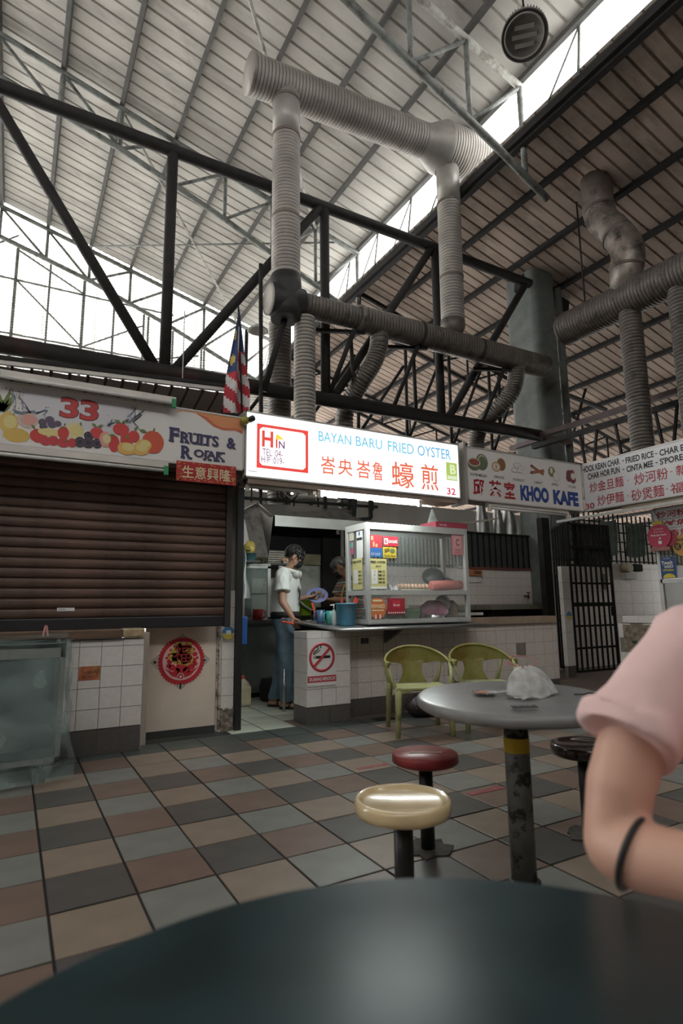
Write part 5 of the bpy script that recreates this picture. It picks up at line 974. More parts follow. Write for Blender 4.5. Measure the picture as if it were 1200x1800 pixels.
# ================================================================ stall 33 roof deck, flag, small lamps
dk = struct(thing('roof_deck', 'lean-to deck over the fruit stall', 'roof', (0,0,0))); del dk['category']
DECK = M('deck_tan', (.30,.255,.215), .75, var=.15, scale=2); sl_ = -math.tan(math.radians(14))
for k in range(24):
    x_ = -2.55+.135*k; zz = 2.93+.055*(x_+.4)
    if x_ > .55: break
    MB().add([(x_+.004,.32,zz), (x_+.118,.32,zz), (x_+.118,3.0,zz+sl_*2.7), (x_+.004,3.0,zz+sl_*2.7), (x_+.004,.32,zz+.01), (x_+.118,.32,zz+.01), (x_+.118,3.0,zz+sl_*2.7+.01), (x_+.004,3.0,zz+sl_*2.7+.01)], [(0,1,2,3), (4,5,6,7), (0,1,5,4), (1,2,6,5), (2,3,7,6), (3,0,4,7)]).build('deck_strip', DECK, dk)
    MB().bar((x_+.128,.32,zz+.02), (x_+.128,3.0,zz+.02+sl_*2.7), .024, .03).build('deck_groove', M('groove_dark', (.06,.045,.035), .8), dk)
MB().bar((-2.7,.30,2.835), (.60,.30,3.015), .03, .035).build('edge_trim', FRAME, dk); MB().bar((-2.7,.29,2.87), (.60,.29,3.05), .03, .03).build('edge_gutter', STEEL, dk)
fl = thing('flag', 'striped red, white and blue flag hanging furled from a short pole', 'flag', (.53,.14,2.70))
MB().tube((.60,.16,2.62), (.53,.13,3.76), .008, n=8).build('pole', STEEL, fl)
FB, FRD, FW, FYL = M('flag_blue', (.035,.06,.16), .9), M('flag_red', (.42,.035,.05), .9), M('flag_white', (.58,.56,.56), .9), M('flag_yellow', (.62,.48,.10), .9)
def flagpt(u, v):    # u across (0..1 left to right), v down 0..1
    wdt = .01 + .25*v if v < .72 else .19 + .07*math.sin((v-.72)*4)
    wdt = min(wdt, .215); cx = .533 + (.012 if v < .7 else .02) - .02*v
    return (cx + (u-.5)*wdt, .14 + .045*math.sin(u*9+2*v)*min(1, v*1.6), 3.735 - .985*v - .02*math.sin(u*6)*v)
NU, NV = 24, 44; cells = {0: [], 1: [], 2: [], 3: []}
for i in range(NU):
    for j in range(NV):
        u, v = (i+.5)/NU, (j+.5)/NV
        s_ = v*1.15 + (u*-.30)
        if u < .42 and v < .62: mi = 0
        elif u >= .42 and v < .40: mi = 0 if u > .52 else 2
        else: mi = 1 if int((s_+1)*8.2) % 2 else 2
        if mi == 0 and ((v-.25)**2*4 + (u-.16)**2 < .010 or (v-.49)**2*5+(u-.18)**2 < .012): mi = 3
        cells[mi].append((i, j))
for mi, (nm, m_) in enumerate((('blue_field', FB), ('red_stripes', FRD), ('white_stripes', FW), ('yellow_emblem', FYL))):
    mb = MB()
    for i, j in cells[mi]:
        q = [flagpt(i/NU, j/NV), flagpt((i+1)/NU, j/NV), flagpt((i+1)/NU, (j+1)/NV), flagpt(i/NU, (j+1)/NV)]; mb.add(q, [(0,1,2,3)], 0, True)
    tag(mb.build(nm, m_, fl), kind='stuff')
cc = thing('sign_camera', 'yellow and black security camera at the joint of two signboards', 'lamp', (.57,-.05,2.60)); MB().lathe([(0,-.03), (.03,-.028), (.04,0), (.032,.03), (0,.035)], (.545,-.04,2.625), 20, ax=(.3,-1,0)).build('yellow_body', M('camera_yellow', (.32,.28,.05), .45), cc); MB().lathe([(0,.055), (.018,.05), (.026,.045), (.026,.0)], (.592,-.045,2.64), 20, ax=(.3,-1,.1)).build('black_lens', BK, cc)  # small security camera, gives no light
bl = thing('hanging_bulb', 'small shaded bulb hanging in front of the deck', 'lamp', (.21,.8,3.03)); MB().tube((.21,.8,3.10), (.21,.8,3.95), .005, n=6).build('cord', STEELP, bl); MB().lathe([(.012,.09), (.02,.07), (.055,.03), (.06,.025), (.05,.025), (.015,.06)], (.21,.8,3.02), 18).build('shade', M('shade_metal', (.45,.45,.45), .35, metal=.6), bl); MB().ball((.21,.8,3.045), (.028,.028,.03), 12).build('bulb', M('bulb_glass', (.75,.75,.72), .2), bl)
hb = thing('high_bay_lamp', 'large round dark high-bay lamp hanging from the roof', 'lamp', (2.16,-1.9,5.45)); LD = M('lamp_dark', (.17,.165,.155), .5, metal=.3, var=.2); ax_ = Vector((-.42,-.30,-1)).normalized(); c0 = Vector((2.16,-1.9,5.52))
MB().lathe([(.0,-.12), (.08,-.12), (.13,-.11), (.152,-.09), (.162,.0), (.18,.015), (.18,.03), (.17,.034), (.17,.026), (0,.026)], c0, 40, ax=ax_).build('housing', LD, hb)
a_ = ax_.orthogonal().normalized(); b_ = ax_.cross(a_)
for k in range(44):
    t_ = 2*PI*k/44; e = a_*math.cos(t_)+b_*math.sin(t_); MB().bar(c0+e*.160-ax_*.09, c0+e*.168-ax_*.0, .005, .016, up=tuple(e)).build('cooling_fin', LD, hb)
LG_ = M('lamp_led_grey', (.34,.33,.31), .5)
for k, dx in enumerate((-.06,0,.06)): MB().bar(c0+ax_*.028+a_*dx-b_*(.095-.02*abs(k-1)), c0+ax_*.028+a_*dx+b_*(.095-.02*abs(k-1)), .03, .008, up=tuple(ax_)).build('led_strip', LG_, hb)
MB().pipe([c0+ax_*.03+(a_*math.cos(2*PI*k/36)+b_*math.sin(2*PI*k/36))*.148 for k in range(36)], .008, 6, closed=True).build('rim_ring', LG_, hb)
MB().pipe([c0-ax_*.12+a_*.12, c0-ax_*.24+a_*.09, c0-ax_*.27, c0-ax_*.24-a_*.12, c0-ax_*.12-a_*.12], .010, 8).build('bail', LD, hb); MB().tube(c0-ax_*.27, (2.12,-1.88,zh(2.1)), .008, n=6).build('chain', STEEL, hb); MB().pipe([c0-ax_*.13, c0-ax_*.22+a_*.08, c0-ax_*.34+a_*.03, c0-ax_*.5], .006, 6).build('flex', BK, hb)
tag(MB().lathe([(.03,.10), (.05,.09), (.14,.02), (.15,0), (.13,.0), (.04,.07)], (1.72,2.75,4.95), 22).build('lamp_shade', M('shade_white', (.55,.55,.52), .5)), 'pale bowl lamp shade behind the tarred duct end', 'lamp')
# ================================================================ stools and tables
def stool(name, label, x, y, h, r, m, pole_r=.030, dish=True):
    t = thing('stool', label, 'stool', (x, y, 0), 'fixed stools round the grey table')
    prof = [(0,h-.052), (r*.9,h-.052), (r*.985,h-.045), (r,h-.03), (r,h-.012), (r*.975,h), (r*.93,h+.002), (r*.86,h-.008), (r*.78,h-.014), (0,h-.016)] if dish else [(0,h-.045), (r*.9,h-.045), (r,h-.035), (r,h-.008), (r*.96,h), (0,h+.001)]
    MB().lathe(prof, (x,y,0), 48).build('seat', m, t)
    MB().tube((x,y,0), (x,y,h-.05), pole_r, n=18).build('pole', M('pole_black', (.014,.014,.015), .4, var=.3, scale=12), t)
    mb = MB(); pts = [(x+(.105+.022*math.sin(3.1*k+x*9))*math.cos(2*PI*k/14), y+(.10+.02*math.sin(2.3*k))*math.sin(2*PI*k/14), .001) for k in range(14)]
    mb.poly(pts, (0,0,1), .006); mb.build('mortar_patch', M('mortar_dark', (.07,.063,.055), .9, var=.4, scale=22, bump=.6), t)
    return t
CRM = M('seat_cream', (.66,.52,.30), .18, var=.08, scale=10, grime=(.42,.30,.16), gscale=5, glo=.66, ghi=.8, coat=.6)
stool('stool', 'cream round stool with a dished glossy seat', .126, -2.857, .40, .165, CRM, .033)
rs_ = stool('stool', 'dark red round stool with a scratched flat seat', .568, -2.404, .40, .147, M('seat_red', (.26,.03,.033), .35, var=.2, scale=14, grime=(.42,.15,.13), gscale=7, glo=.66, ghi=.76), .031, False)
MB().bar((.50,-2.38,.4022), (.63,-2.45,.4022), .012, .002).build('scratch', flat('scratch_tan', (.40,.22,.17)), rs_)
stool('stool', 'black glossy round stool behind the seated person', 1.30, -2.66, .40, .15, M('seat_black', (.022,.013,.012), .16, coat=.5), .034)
gt_ = thing('round_table', 'grey round table with a yellow-banded pole', 'table', (.695,-2.835,0)); TG = M('table_grey', (.215,.22,.225), .3, var=.1, scale=9, spec=.5)
o = MB().lathe([(0,-.047), (.34,-.047), (.372,-.043), (.384,-.034), (.387,-.019), (.385,-.008), (.376,-.001), (.364,.001), (0,.001)], (0,0,0), 72).mesh('table_top', TG); tt = link('table_top', o, gt_, (0,0,.685)); tt.rotation_euler = (.030, -.016, 0)
POLE = M('pole_worn', (.11,.112,.105), .5, var=.35, scale=10, grime=(.012,.011,.010), gscale=9, glo=.52, ghi=.56)
MB().tube((.695,-2.835,0), (.695,-2.835,.645), .048, n=24).build('pole', POLE, gt_); MB().tube((.695,-2.835,.475), (.695,-2.835,.53), .0492, n=24, caps=False).build('yellow_band', flat('band_yellow', (.52,.36,.015)), gt_)
MB().lathe([(.062,0), (.062,.008), (.05,.014)], (.695,-2.835,0), 24).build('foot_plate', POLE, gt_); MB().lathe([(.05,.59), (.10,.635), (.16,.637)], (.695,-2.835,0), 24).build('top_flange', POLE, gt_)
pz = .687
np_ = thing('number_tag', 'small black number tag on the grey table rim', 'tag', (.525,-3.05,pz)); pm = MB().box(-.045,.045,-.019,.019,0,.003, bev=.001); o = link('plate', pm.mesh('plate', BK), np_, (0,0,.001)); np_.rotation_euler = (.03,-.016,-.50)
nt_ = text('R78', 'lettering', flat('ink_midgrey', (.22,.22,.22)), np_, np_.location + Vector((0,0,.0045)), (1,0,0), (0,1,0), (-.025,.03,-.009,.009), bold=.02, ext=.0004)
ash = thing('sauce_dish', 'shallow glass dish with orange sauce on the grey table', 'dish', (.605,-2.765,pz)); MB().lathe([(.03,0), (.045,.004), (.05,.012), (.046,.012), (.038,.005), (0,.004)], (0.605,-2.765,pz+.003), 24).build('dish', glassy('dish_glass', (.30,.30,.30), .6, .15), ash); MB().lathe([(.041,.008), (0,.0085)], (0.605,-2.765,pz+.003), 22).build('sauce', M('sauce_orange', (.50,.16,.06), .35, var=.4, scale=60), ash)
BAGF = glassy('bag_translucent', (.72,.73,.72), .62, .35, .22, 22, .5)
def bagpt(u, v):
    a = 2*PI*u; r = .115*(1-.72*v**1.5); h = .105*(math.sin(v*PI/2))
    return (.785+.115*(1-.8*v**1.3)*math.cos(a)*(1+.10*math.sin(5*a)) - .035*v, -2.845+.08*(1-.85*v**1.3)*math.sin(a)*(1+.10*math.sin(7*a)), pz+.004+h+.006*math.sin(6*a)*v)
bg_ = thing('plastic_bag', 'crumpled translucent takeaway bag on the grey table', 'bag', (.785,-2.845,pz)); MB().grid(bagpt, 48, 14).build('film', BAGF, bg_)
MB().grid(lambda u, v: (.62+.23*u, -2.955+.10*v+.03*u, pz+.004+.006*math.sin(9*u+3*v)+.004*math.sin(13*v)), 14, 8).build('loose_flap', glassy('bag_flap', (.66,.64,.63), .75, .4, .2, 18, .4), bg_)
MB().pipe([(0.580,-2.800,pz+.012), (0.690,-2.830,pz+.016)], .006, 8).build('straw_end', flat('straw_pale', (.50,.52,.53)), bg_)
PKS = M('string_pink', (.62,.26,.25), .4)
MB().pipe([(0.750,-2.820,pz+.10), (0.710,-2.800,pz+.13), (0.750,-2.780,pz+.15), (0.810,-2.800,pz+.145), (0.850,-2.830,pz+.13), (0.810,-2.840,pz+.112), (0.760,-2.830,pz+.105), (0.700,-2.780,pz+.125)], .0025, 6).build('pink_string', PKS, bg_); MB().pipe([(0.740,-2.820,pz+.115), (0.730,-2.830,pz+.10), (0.745,-2.835,pz+.085)], .003, 6).build('pink_string', PKS, bg_)
tag(MB().pipe([(.90,-2.96,pz+.003), (.93,-2.98,pz+.003), (.97,-2.97,pz+.004), (1.0,-3.0,pz+.003)], .0025, 6).build('hair', BK), 'thin dark strand lying on the grey table', 'strand')
nt2 = thing('round_table', 'dark teal round table in the foreground', 'table', (-.83,-4.36,0)); TT = M('table_teal', (.011,.027,.031), .34, var=.35, scale=7, spec=.14)
MB().lathe([(0,.648), (.44,.648), (.487,.655), (.50,.670), (.497,.690), (.48,.699), (0,.70)], (-.83,-4.36,0), 96).build('table_top', TT, nt2); MB().tube((-.83,-4.36,0), (-.83,-4.36,.64), .05, n=20).build('pole', POLE, nt2); MB().lathe([(.12,0), (.12,.01), (.05,.02)], (-.83,-4.36,0), 24).build('foot_plate', POLE, nt2)
# ================================================================ monobloc armchairs
CH = M('chair_olive', (.25,.245,.075), .42, var=.12, scale=5, grime=(.20,.125,.03), gscale=4.5, glo=.42, ghi=.6, stretch=(1,1,.8)); CHL = M('chair_olive_pale', (.36,.37,.17), .5, var=.15, scale=7, grime=(.15,.11,.05), gscale=8, glo=.55, ghi=.68)
def chair():
    c = thing('armchair', 'x', 'chair', (0,0,0), 'olive plastic armchairs at the counter')
    MB().grid(lambda u, v: ((u-.5)*(.46-.05*v), -.22+.42*v, .385-.018*math.sin(PI*v)*math.sin(PI*u)-.012*(v>.9)), 14, 14).grid(lambda u, v: ((u-.5)*(.46-.05*v), -.22+.42*v, .367-.018*math.sin(PI*v)*math.sin(PI*u)), 14, 14).build('seat', CHL, c)
    MB().pipe([(-.23,-.21,.376), (.23,-.21,.376)], .016, 8).build('seat_lip', CHL, c)
    def band(u, v):
        a = PI*(-.10+1.20*u); s = math.sin(max(0, min(PI, a))); x = -.275*math.cos(a); y = .02+.235*math.sin(a) if math.sin(a) > 0 else .02+.5*math.sin(a)
        top = .575+.115*s**1.2; wid = .035+.125*s**2.2; return (x*(1+.03*v), y+.03*(1-v)*s*-.6, top-wid*v)
    MB().grid(band, 44, 8).grid(lambda u, v: (band(u, v)[0]*1.045, band(u, v)[1]+.014, band(u, v)[2]), 44, 8).build('backrest', CH, c)
    MB().pipe([band(k/40, 0) for k in range(41)], .012, 8).build('rim', CH, c)
    def splat(u, v):
        w = .085+.045*(2*v-1)**2 + (.03 if v > .9 else 0); return ((u-.5)*2*w, .215+.035*v+.01*math.cos(PI*(u-.5)*2), .375+.215*v)
    MB().grid(splat, 8, 12).grid(lambda u, v: (splat(u, v)[0], splat(u, v)[1]+.012, splat(u, v)[2]), 8, 12).build('splat', CH, c)
    for s in (-1, 1):
        MB().pipe([(s*.225,-.17,.375), (s*.255,-.135,.47), (s*.272,-.06,.575)], [.022,.016,.02], 8, sq=.6).build('arm_post', CHL, c)
        MB().pipe([(s*.205,.20,.37), (s*.235,.20,.45), (s*.25,.155,.59)], [.024,.015,.018], 8, sq=.6).build('back_post', CHL, c)
        for y_, dy in ((-.20,-.03), (.20,.05)): MB().pipe([(s*.205,y_,.38), (s*.212,y_+dy*.4,.30), (s*.225,y_+dy,.0)], [.032,.028,.020], 8, sq=.75).build('leg', CHL, c)
        MB().pipe([(s*.20,-.20,.34), (s*.09,-.215,.372)], [.02,.01], 8).build('gusset', CHL, c)
    return c
c1 = chair(); c1.location = (1.98,-.46,0); c1.rotation_euler = (0,0,-.42); c1['label'] = 'olive plastic armchair whose front leg stands clear of the table'
c2 = clone(c1, (2.56,-.62,0), 'olive plastic armchair partly hidden by the grey table', rz=-.40)
tag(blob((2.45,.10,.10), (.20,.12,.11), 21, .08, 28, 14).build('litter_bag', M('bag_speckle', (.035,.03,.032), .6, grime=(.45,.30,.33), gscale=60, glo=.58, ghi=.60)), 'dark patterned bag lying on the floor under the chairs', 'bag')
tag(MB().box(1.93,2.15,.10,.24,-.0006,.0012).build('drain_cover', M('drain_black', (.008,.008,.008), .7)), 'black drain cover in the floor by the counter', 'drain')
for k, (x0_, x1_, y_) in enumerate([(.95,1.20,-1.16), (1.22,1.48,-1.93)]): tag(MB().box(x0_, x1_, y_-.022, y_+.022, .0012, .0022).build('red_mark', M('mark_red', (.24,.055,.055), .6, var=.4, scale=25)), ['faded red paint mark on the floor beyond the red stool', 'faded red paint mark on the floor beside the table pole'][k], 'mark', 'red floor marks')
# ================================================================ plastic-wrapped cabinet
cw = thing('wrapped_cabinet', 'glass cabinet wrapped in a clear plastic sheet', 'cabinet', (-1.2,-.15,0)); CF = M('cab_frame', (.30,.31,.31), .4, metal=.4)
for x_ in (-1.95,-.79): 
    for y_ in (-.44,.06): MB().box(x_, x_+.03, y_, y_+.03, .12, .84).build('frame_post', CF, cw)
for zz in (.12,.75,.81): MB().box(-1.95,-.76,-.44,-.41,zz,zz+.03 if zz != .75 else .835).build('frame_rail', CF, cw)
MB().box(-1.93,-.78,-.43,.08,.115,.13).build('floor_panel', CF, cw); MB().box(-1.93,-.78,.06,.075,.13,.84).build('back_panel', M('cab_teal', (.035,.075,.085), .6, var=.2), cw)
MB().box(-1.9,-.80,-.40,.05,.20,.27).build('inner_tray', M('cab_dark', (.04,.045,.045), .6), cw); MB().box(-1.93,-.78,-.43,-.425,.15,.75).build('glass_pane', glassy('cab_glass', (.20,.27,.27), .4, .1), cw)
for x_ in (-1.9,-.86): 
    for y_ in (-.38,.02): MB().lathe([(.03,0), (.03,.05), (.012,.06), (.012,.115)], (x_,y_,0), 12).build('castor', BK, cw)
FILM = glassy('film_plastic', (.34,.44,.43), .30, .2, .24, 7, 1.0)
def wrap(u, v):       # skirt running round left-front-right, v down
    per = [(-2.02,.10), (-2.02,-.49), (-.74,-.49), (-.71,.11)]; L = [.59,1.28,.60]; s = u*sum(L)
    for (a, b, l) in zip(per, per[1:], L):
        if s <= l or b is per[-1]: f = min(1, s/l); x, y = a[0]+(b[0]-a[0])*f, a[1]+(b[1]-a[1])*f; break
        s -= l
    out = .055*v*v; cx, cy = -1.36, -.18; dx, dy = x-cx, y-cy; n_ = math.hypot(dx, dy)
    w_ = .010*math.sin(34*u+5*v)+.008*math.sin(71*u-9*v)+.012*math.sin(13*u+17*v)*v
    zb_ = .025+.03*math.sin(9*u*2) if v >= 1 else 0
    return (x+dx/n_*(out+w_), y+dy/n_*(out+w_), .862*(1-v)+.012*v+.010*v*(1+math.sin(11*u)))
MB().grid(wrap, 110, 26).build('plastic_sheet', FILM, cw); MB().grid(lambda u, v: (-2.02+1.30*u, -.49+.60*v, .862+.012*math.sin(9*u+4*v)+.02*v), 30, 12).build('plastic_top', FILM, cw)
# ================================================================ people
from mathutils import noise as mnoise
def remesh(mb, name, mat, parent, voxel, smooth=6, fold=0, ff=9):
    me = mb.mesh('tmp', mat); ob = bpy.data.objects.new('tmp', me); COL.objects.link(ob)
    r = ob.modifiers.new('r', 'REMESH'); r.mode = 'VOXEL'; r.voxel_size = voxel; r.use_smooth_shade = True
    s = ob.modifiers.new('s', 'SMOOTH'); s.factor = .5; s.iterations = smooth
    dg = bpy.context.evaluated_depsgraph_get(); m2 = bpy.data.meshes.new_from_object(ob.evaluated_get(dg)); bpy.data.objects.remove(ob)
    m2.name = name; m2.materials.clear(); m2.materials.append(mat); o = wloc(parent)
    if fold:
        nn = [v.normal.copy() for v in m2.vertices]
        for v, n_ in zip(m2.vertices, nn):
            c = v.co; v.co = c + n_*fold*(mnoise.noise(Vector((c.x*ff, c.y*ff, c.z*ff*.45))) + .5*mnoise.noise(Vector((c.x*ff*2.3+7, c.y*ff*2.3, c.z*ff*.9))))
    for v in m2.vertices: v.co -= o
    for p in m2.polygons: p.use_smooth = True
    return link(name, m2, parent)
def limb(mb, pts, rs, n=14, sq=1):
    mb.pipe(pts, rs, n, True, sq=sq)
    for p, r in zip(pts, rs): mb.ball(p, r*.97, 12)
def frame_of(f, up=(0,0,1)):
    f = V3(f).normalized(); u = V3(up); r = f.cross(u).normalized(); u = r.cross(f); return r, f, u      # right, forward, up
def hand(mb, wrist, d, nrm, s=1, curl=.5, thumb=1, spread=.16):
    """palm and five fingers; d = direction of the fingers, nrm = out of the palm"""
    w, d, nrm = V3(wrist), V3(d).normalized(), V3(nrm).normalized(); side = d.cross(nrm).normalized()*thumb; nrm = (side.cross(d)*thumb).normalized() if False else nrm
    mb.pipe([w-d*.01*s, w+d*.03*s, w+d*.075*s, w+d*.092*s], [.024*s,.034*s,.038*s,.034*s], 12, True, sq=.5)
    for a in (-.024,-.008,.008,.024): mb.ball(w+d*.085*s+side*a*s, .012*s, 8)
    for k, (a, L) in enumerate(((.027,.072), (.009,.082), (-.009,.076), (-.026,.058))):
        p = w+d*.088*s+side*a*s; c = curl; q = [p]; dd_ = (d+side*a*spread*10).normalized()
        for i, (f, r) in enumerate(((.46,.0095), (.30,.0088), (.24,.0078))):
            dd_ = (dd_*math.cos(c)+nrm*math.sin(c)).normalized() if i else (dd_*math.cos(c*.7)+nrm*math.sin(c*.7)).normalized(); q.append(q[-1]+dd_*L*f*s)
        limb(mb, q, [.0102*s,.0094*s,.0086*s,.0074*s], 8)
    p = w+d*.03*s+side*.03*s; t1 = p+(d*.5+side*.75+nrm*.25).normalized()*.036*s; t2 = t1+(d*.85+side*.25+nrm*.35).normalized()*.032*s; limb(mb, [p, t1, t2], [.014*s,.0115*s,.009*s], 8)
def head(mb, c, f, tilt=0, s=1):
    """cranium, jaw, nose and ears round centre c looking along f (tilt = down)"""
    r, f, u = frame_of(f); f2 = f*math.cos(tilt)-u*math.sin(tilt); u2 = u*math.cos(tilt)+f*math.sin(tilt); c = V3(c); P = lambda a, b, d: c+r*a*s+f2*b*s+u2*d*s
    def ell(p, rx, ry, rz, n=20):
        b = MB().ball((0,0,0), (rx*s, ry*s, rz*s), n); mb.add([p+r*x+f2*y+u2*z for x, y, z in b.v], b.f, 0, True)
    ell(P(0,-.012,.03), .076,.095,.088); ell(P(0,.022,-.03), .062,.066,.078); ell(P(0,.045,-.085), .036,.036,.032); ell(P(0,.03,-.055), .056,.05,.055)
    mb.pipe([P(0,.085,.012), P(0,.102,-.022), P(0,.086,-.036)], [.008*s,.015*s,.012*s], 10); 
    for q in (-1, 1): ell(P(q*.077,-.012,-.01), .010,.018,.030, 12); ell(P(q*.034,.072,-.02), .022,.02,.02, 12); ell(P(q*.03,.078,.03), .024,.014,.01, 12)
    ell(P(0,.083,-.062), .024,.013,.009, 12)
    return P, r, f2, u2
def hair(P, name, mat, parent, cut=.02, len_=.0, seed=1, fringe=.03, vol=1.0):
    rr = random.Random(seed); mb = MB(); N_, H_ = 40, 24; vs = []; ph = [rr.uniform(0, 6) for _ in range(4)]
    for i in range(H_+1):
        t = PI*i/H_
        for j in range(N_):
            a = 2*PI*j/N_; k = 1+.045*math.sin(11*a+ph[0])*math.sin(t)+.03*math.sin(23*a+5*t+ph[1])
            vs.append(P(.088*vol*k*math.sin(t)*math.cos(a), -.012+.106*vol*k*math.sin(t)*math.sin(a), .036+.102*vol*k*math.cos(t)))
    fs = []
    for i in range(H_):
        for j in range(N_):
            t = PI*(i+.5)/H_; a = 2*PI*(j+.5)/N_; y_ = math.sin(t)*math.sin(a); z_ = math.cos(t); x_ = math.sin(t)*math.cos(a)
            q_ = max(0, min(1, (.42-y_)/.75)); keep = z_ > .30 - .95*q_ + (.42*math.exp(-((y_+.02)/.22)**2) if abs(x_) > .5 else 0)
            if keep: fs.append((i*N_+j, i*N_+(j+1) % N_, (i+1)*N_+(j+1) % N_, (i+1)*N_+j))
    mb.add(vs, fs, 0, True)
    for k in range(46):      # locks falling at the fringe and sides
        a = rr.uniform(-.25, 1.25)*PI; d0 = .085*vol; z0 = rr.uniform(.05, .11); p0 = (d0*.72*math.cos(a), -.012+.09*math.sin(a), z0); L = rr.uniform(.05, .085) if math.sin(a) > .2 else rr.uniform(.03, .06)
        p1 = (p0[0]*1.32, p0[1]*1.22, z0-L*.45); p2 = (p0[0]*1.34, p0[1]*1.26, z0-L); mb.pipe([P(*p0), P(*p1), P(*p2)], [.017,.013,.003], 6)
    return mb.build(name, mat, parent)
SKIN = M('skin_tan', (.44,.245,.165), .5, var=.06, scale=10); SKIND = M('skin_brown', (.36,.19,.12), .5, var=.06, scale=10); HAIRB = M('hair_black', (.010,.009,.009), .38, var=.3, scale=40); HAIRG = M('hair_greying', (.045,.042,.040), .55, var=.5, scale=60); MASK = M('mask_black', (.012,.012,.013), .75, bump=.2); EYE = flat('eye_dark', (.012,.010,.010), .2)
def mask(P, parent):
    def fn(u, v):
        a = (u-.5)*2.5; x = .074*math.sin(a); y = .036+.070*math.cos(a)+.010*math.cos(a)**8; z = -.012-.088*v
        if v > .6: y -= .03*(v-.6)/.4
        if v < .2: y += .008*(.2-v)/.2*math.cos(a)**6
        x *= (1-.16*max(0, v-.45)); return P(x, y, z+.003*math.sin(22*v))
    m = MB().grid(fn, 26, 14); m.grid(lambda u, v: (V3(fn(u, v))+(V3(P(0,.05,-.05))-V3(fn(u, v)))*.03)[:], 26, 14)
    o = m.build('face_mask', MASK, parent)
    for q in (-1, 1): MB().pipe([P(q*.070,.045,-.025), P(q*.080,.01,-.012), P(q*.086,-.022,.004)], .0012, 6).pipe([P(q*.066,.04,-.085), P(q*.080,.0,-.05), P(q*.086,-.022,-.02)], .0012, 6).build('ear_loop', MASK, o)
    return o
def eyes(P, parent, closed=True):
    for q in (-1, 1):
        MB().pipe([P(q*.018,.0875,.010), P(q*.032,.087,.008), P(q*.046,.077,.009)], [.002,.0034,.002], 6).build('eye', EYE, parent); MB().pipe([P(q*.014,.091,.030), P(q*.032,.089,.036), P(q*.052,.074,.030)], [.003,.004,.002], 6).build('eyebrow', HAIRB, parent)
# ---------------- young man in the white T-shirt
yp = thing('person', 'man in white T-shirt, jeans and black mask holding a plate', 'person', (1.53,1.24,0)); b = MB(); f = Vector((.84,-.54,0)).normalized(); r = Vector((f.y,-f.x,0)); C_ = Vector((1.50,1.25,0))
Z = lambda z: Vector((0,0,z)); hipR, hipL = C_+r*.085+Z(.90), C_-r*.085+Z(.90); shR, shL = C_+r*.175+f*.0+Z(1.385), C_-r*.175+f*.05+Z(1.375)
hc = C_+f*.10+Z(1.585); P, _r, _f, _u = head(b, hc, f*.9+Vector((.25,.1,0)), .42, 1.0)
limb(b, [C_+f*.02+Z(1.36), C_+f*.05+Z(1.46), hc+Z(-.05)], [.062,.055,.055]); limb(b, [shR+f*.01, C_+Z(1.37), shL], [.055,.085,.055]); limb(b, [C_+Z(.92), C_+Z(1.08), C_+Z(1.25)], [.11,.11,.12], sq=.75)
elR, wrR = Vector((1.375,1.03,1.10)), Vector((1.455,.965,.945)); limb(b, [shR, (shR+elR)/2, elR, (elR+wrR)/2, wrR], [.052,.046,.040,.036,.026])
hand(b, wrR, (.32,-.10,-.95), (.75,.45,.2), 1, .75, 1)
elL, wrL = Vector((1.655,1.30,1.12)), Vector((1.735,1.235,1.15)); limb(b, [shL, (shL+elL)/2, elL, wrL], [.052,.044,.038,.027]); hand(b, wrL, (.9,-.12,.15), (0,.25,1), 1, .35, -1)
ftR, ftL = C_+r*.07+f*.03, C_-r*.08+f*-.12
for h, ft in ((hipR, ftR), (hipL, ftL)):
    kn = (h+ft)/2+f*.025+Z(.02); limb(b, [h, (h+kn)/2, kn, (kn+ft)/2+Z(.05), ft+Z(.075)], [.085,.075,.056,.05,.036]); limb(b, [ft+Z(.045)-f*.04, ft+f*.06+Z(.035), ft+f*.15+Z(.022)], [.036,.036,.026], sq=.8)
remesh(b, 'body', SKIN, yp, .0075); hr = hair(P, 'hair', HAIRB, yp, .02, seed=4, vol=1.04); mask(P, yp); eyes(P, yp)
b = MB(); b.pipe([C_+Z(1.36)+f*.012, C_+Z(1.28)+f*.01, C_+Z(1.15), C_+Z(.975)], [.145,.158,.160,.158], 24, True, sq=.82); limb(b, [shR-r*.03, C_+Z(1.355), shL+r*.03], [.082,.10,.082]); slR = shR+(elR-shR)*.62; slL = shL+(elL-shL)*.60; b.pipe([shR-r*.02+Z(.01), (shR+slR)/2, slR], [.075,.080,.084], 16); b.pipe([shL+Z(.01), (shL+slL)/2, slL], [.072,.076,.078], 16); b.pipe([C_+f*.02+Z(1.38), C_+f*.04+Z(1.425)], [.085,.065], 16); b.ball(C_+Z(1.33)+f*.012, (.13,.12,.07), 14)
TW = M('tshirt_white', (.74,.75,.73), .85, var=.04, scale=8, bump=.25); remesh(b, 'tshirt', TW, yp, .0075, 3, .011, 13)
mb = MB(); chest = C_+f*.150+r*.02+Z(1.19)
for k in range(3): mb.pipe([chest+r*(.05-.09*t)+f*.012*math.sin(PI*t)+Z(.05*(1-2*t)+.02*k-.015) for t in [q/8 for q in range(9)]], .0035, 6)
mb.pipe([chest+f*.006+r*.075*math.cos(a)+Z(.085*math.sin(a)) for a in [PI*.45+1.35*PI*k/22 for k in range(23)]], .0032, 6); mb.pipe([chest+f*.006+r*.03*math.cos(a)+Z(-.11+.022*math.sin(a)) for a in [2*PI*k/16 for k in range(17)]], .003, 6); tag(mb.build('shirt_print', flat('print_black', (.03,.03,.035)), yp), kind='stuff')
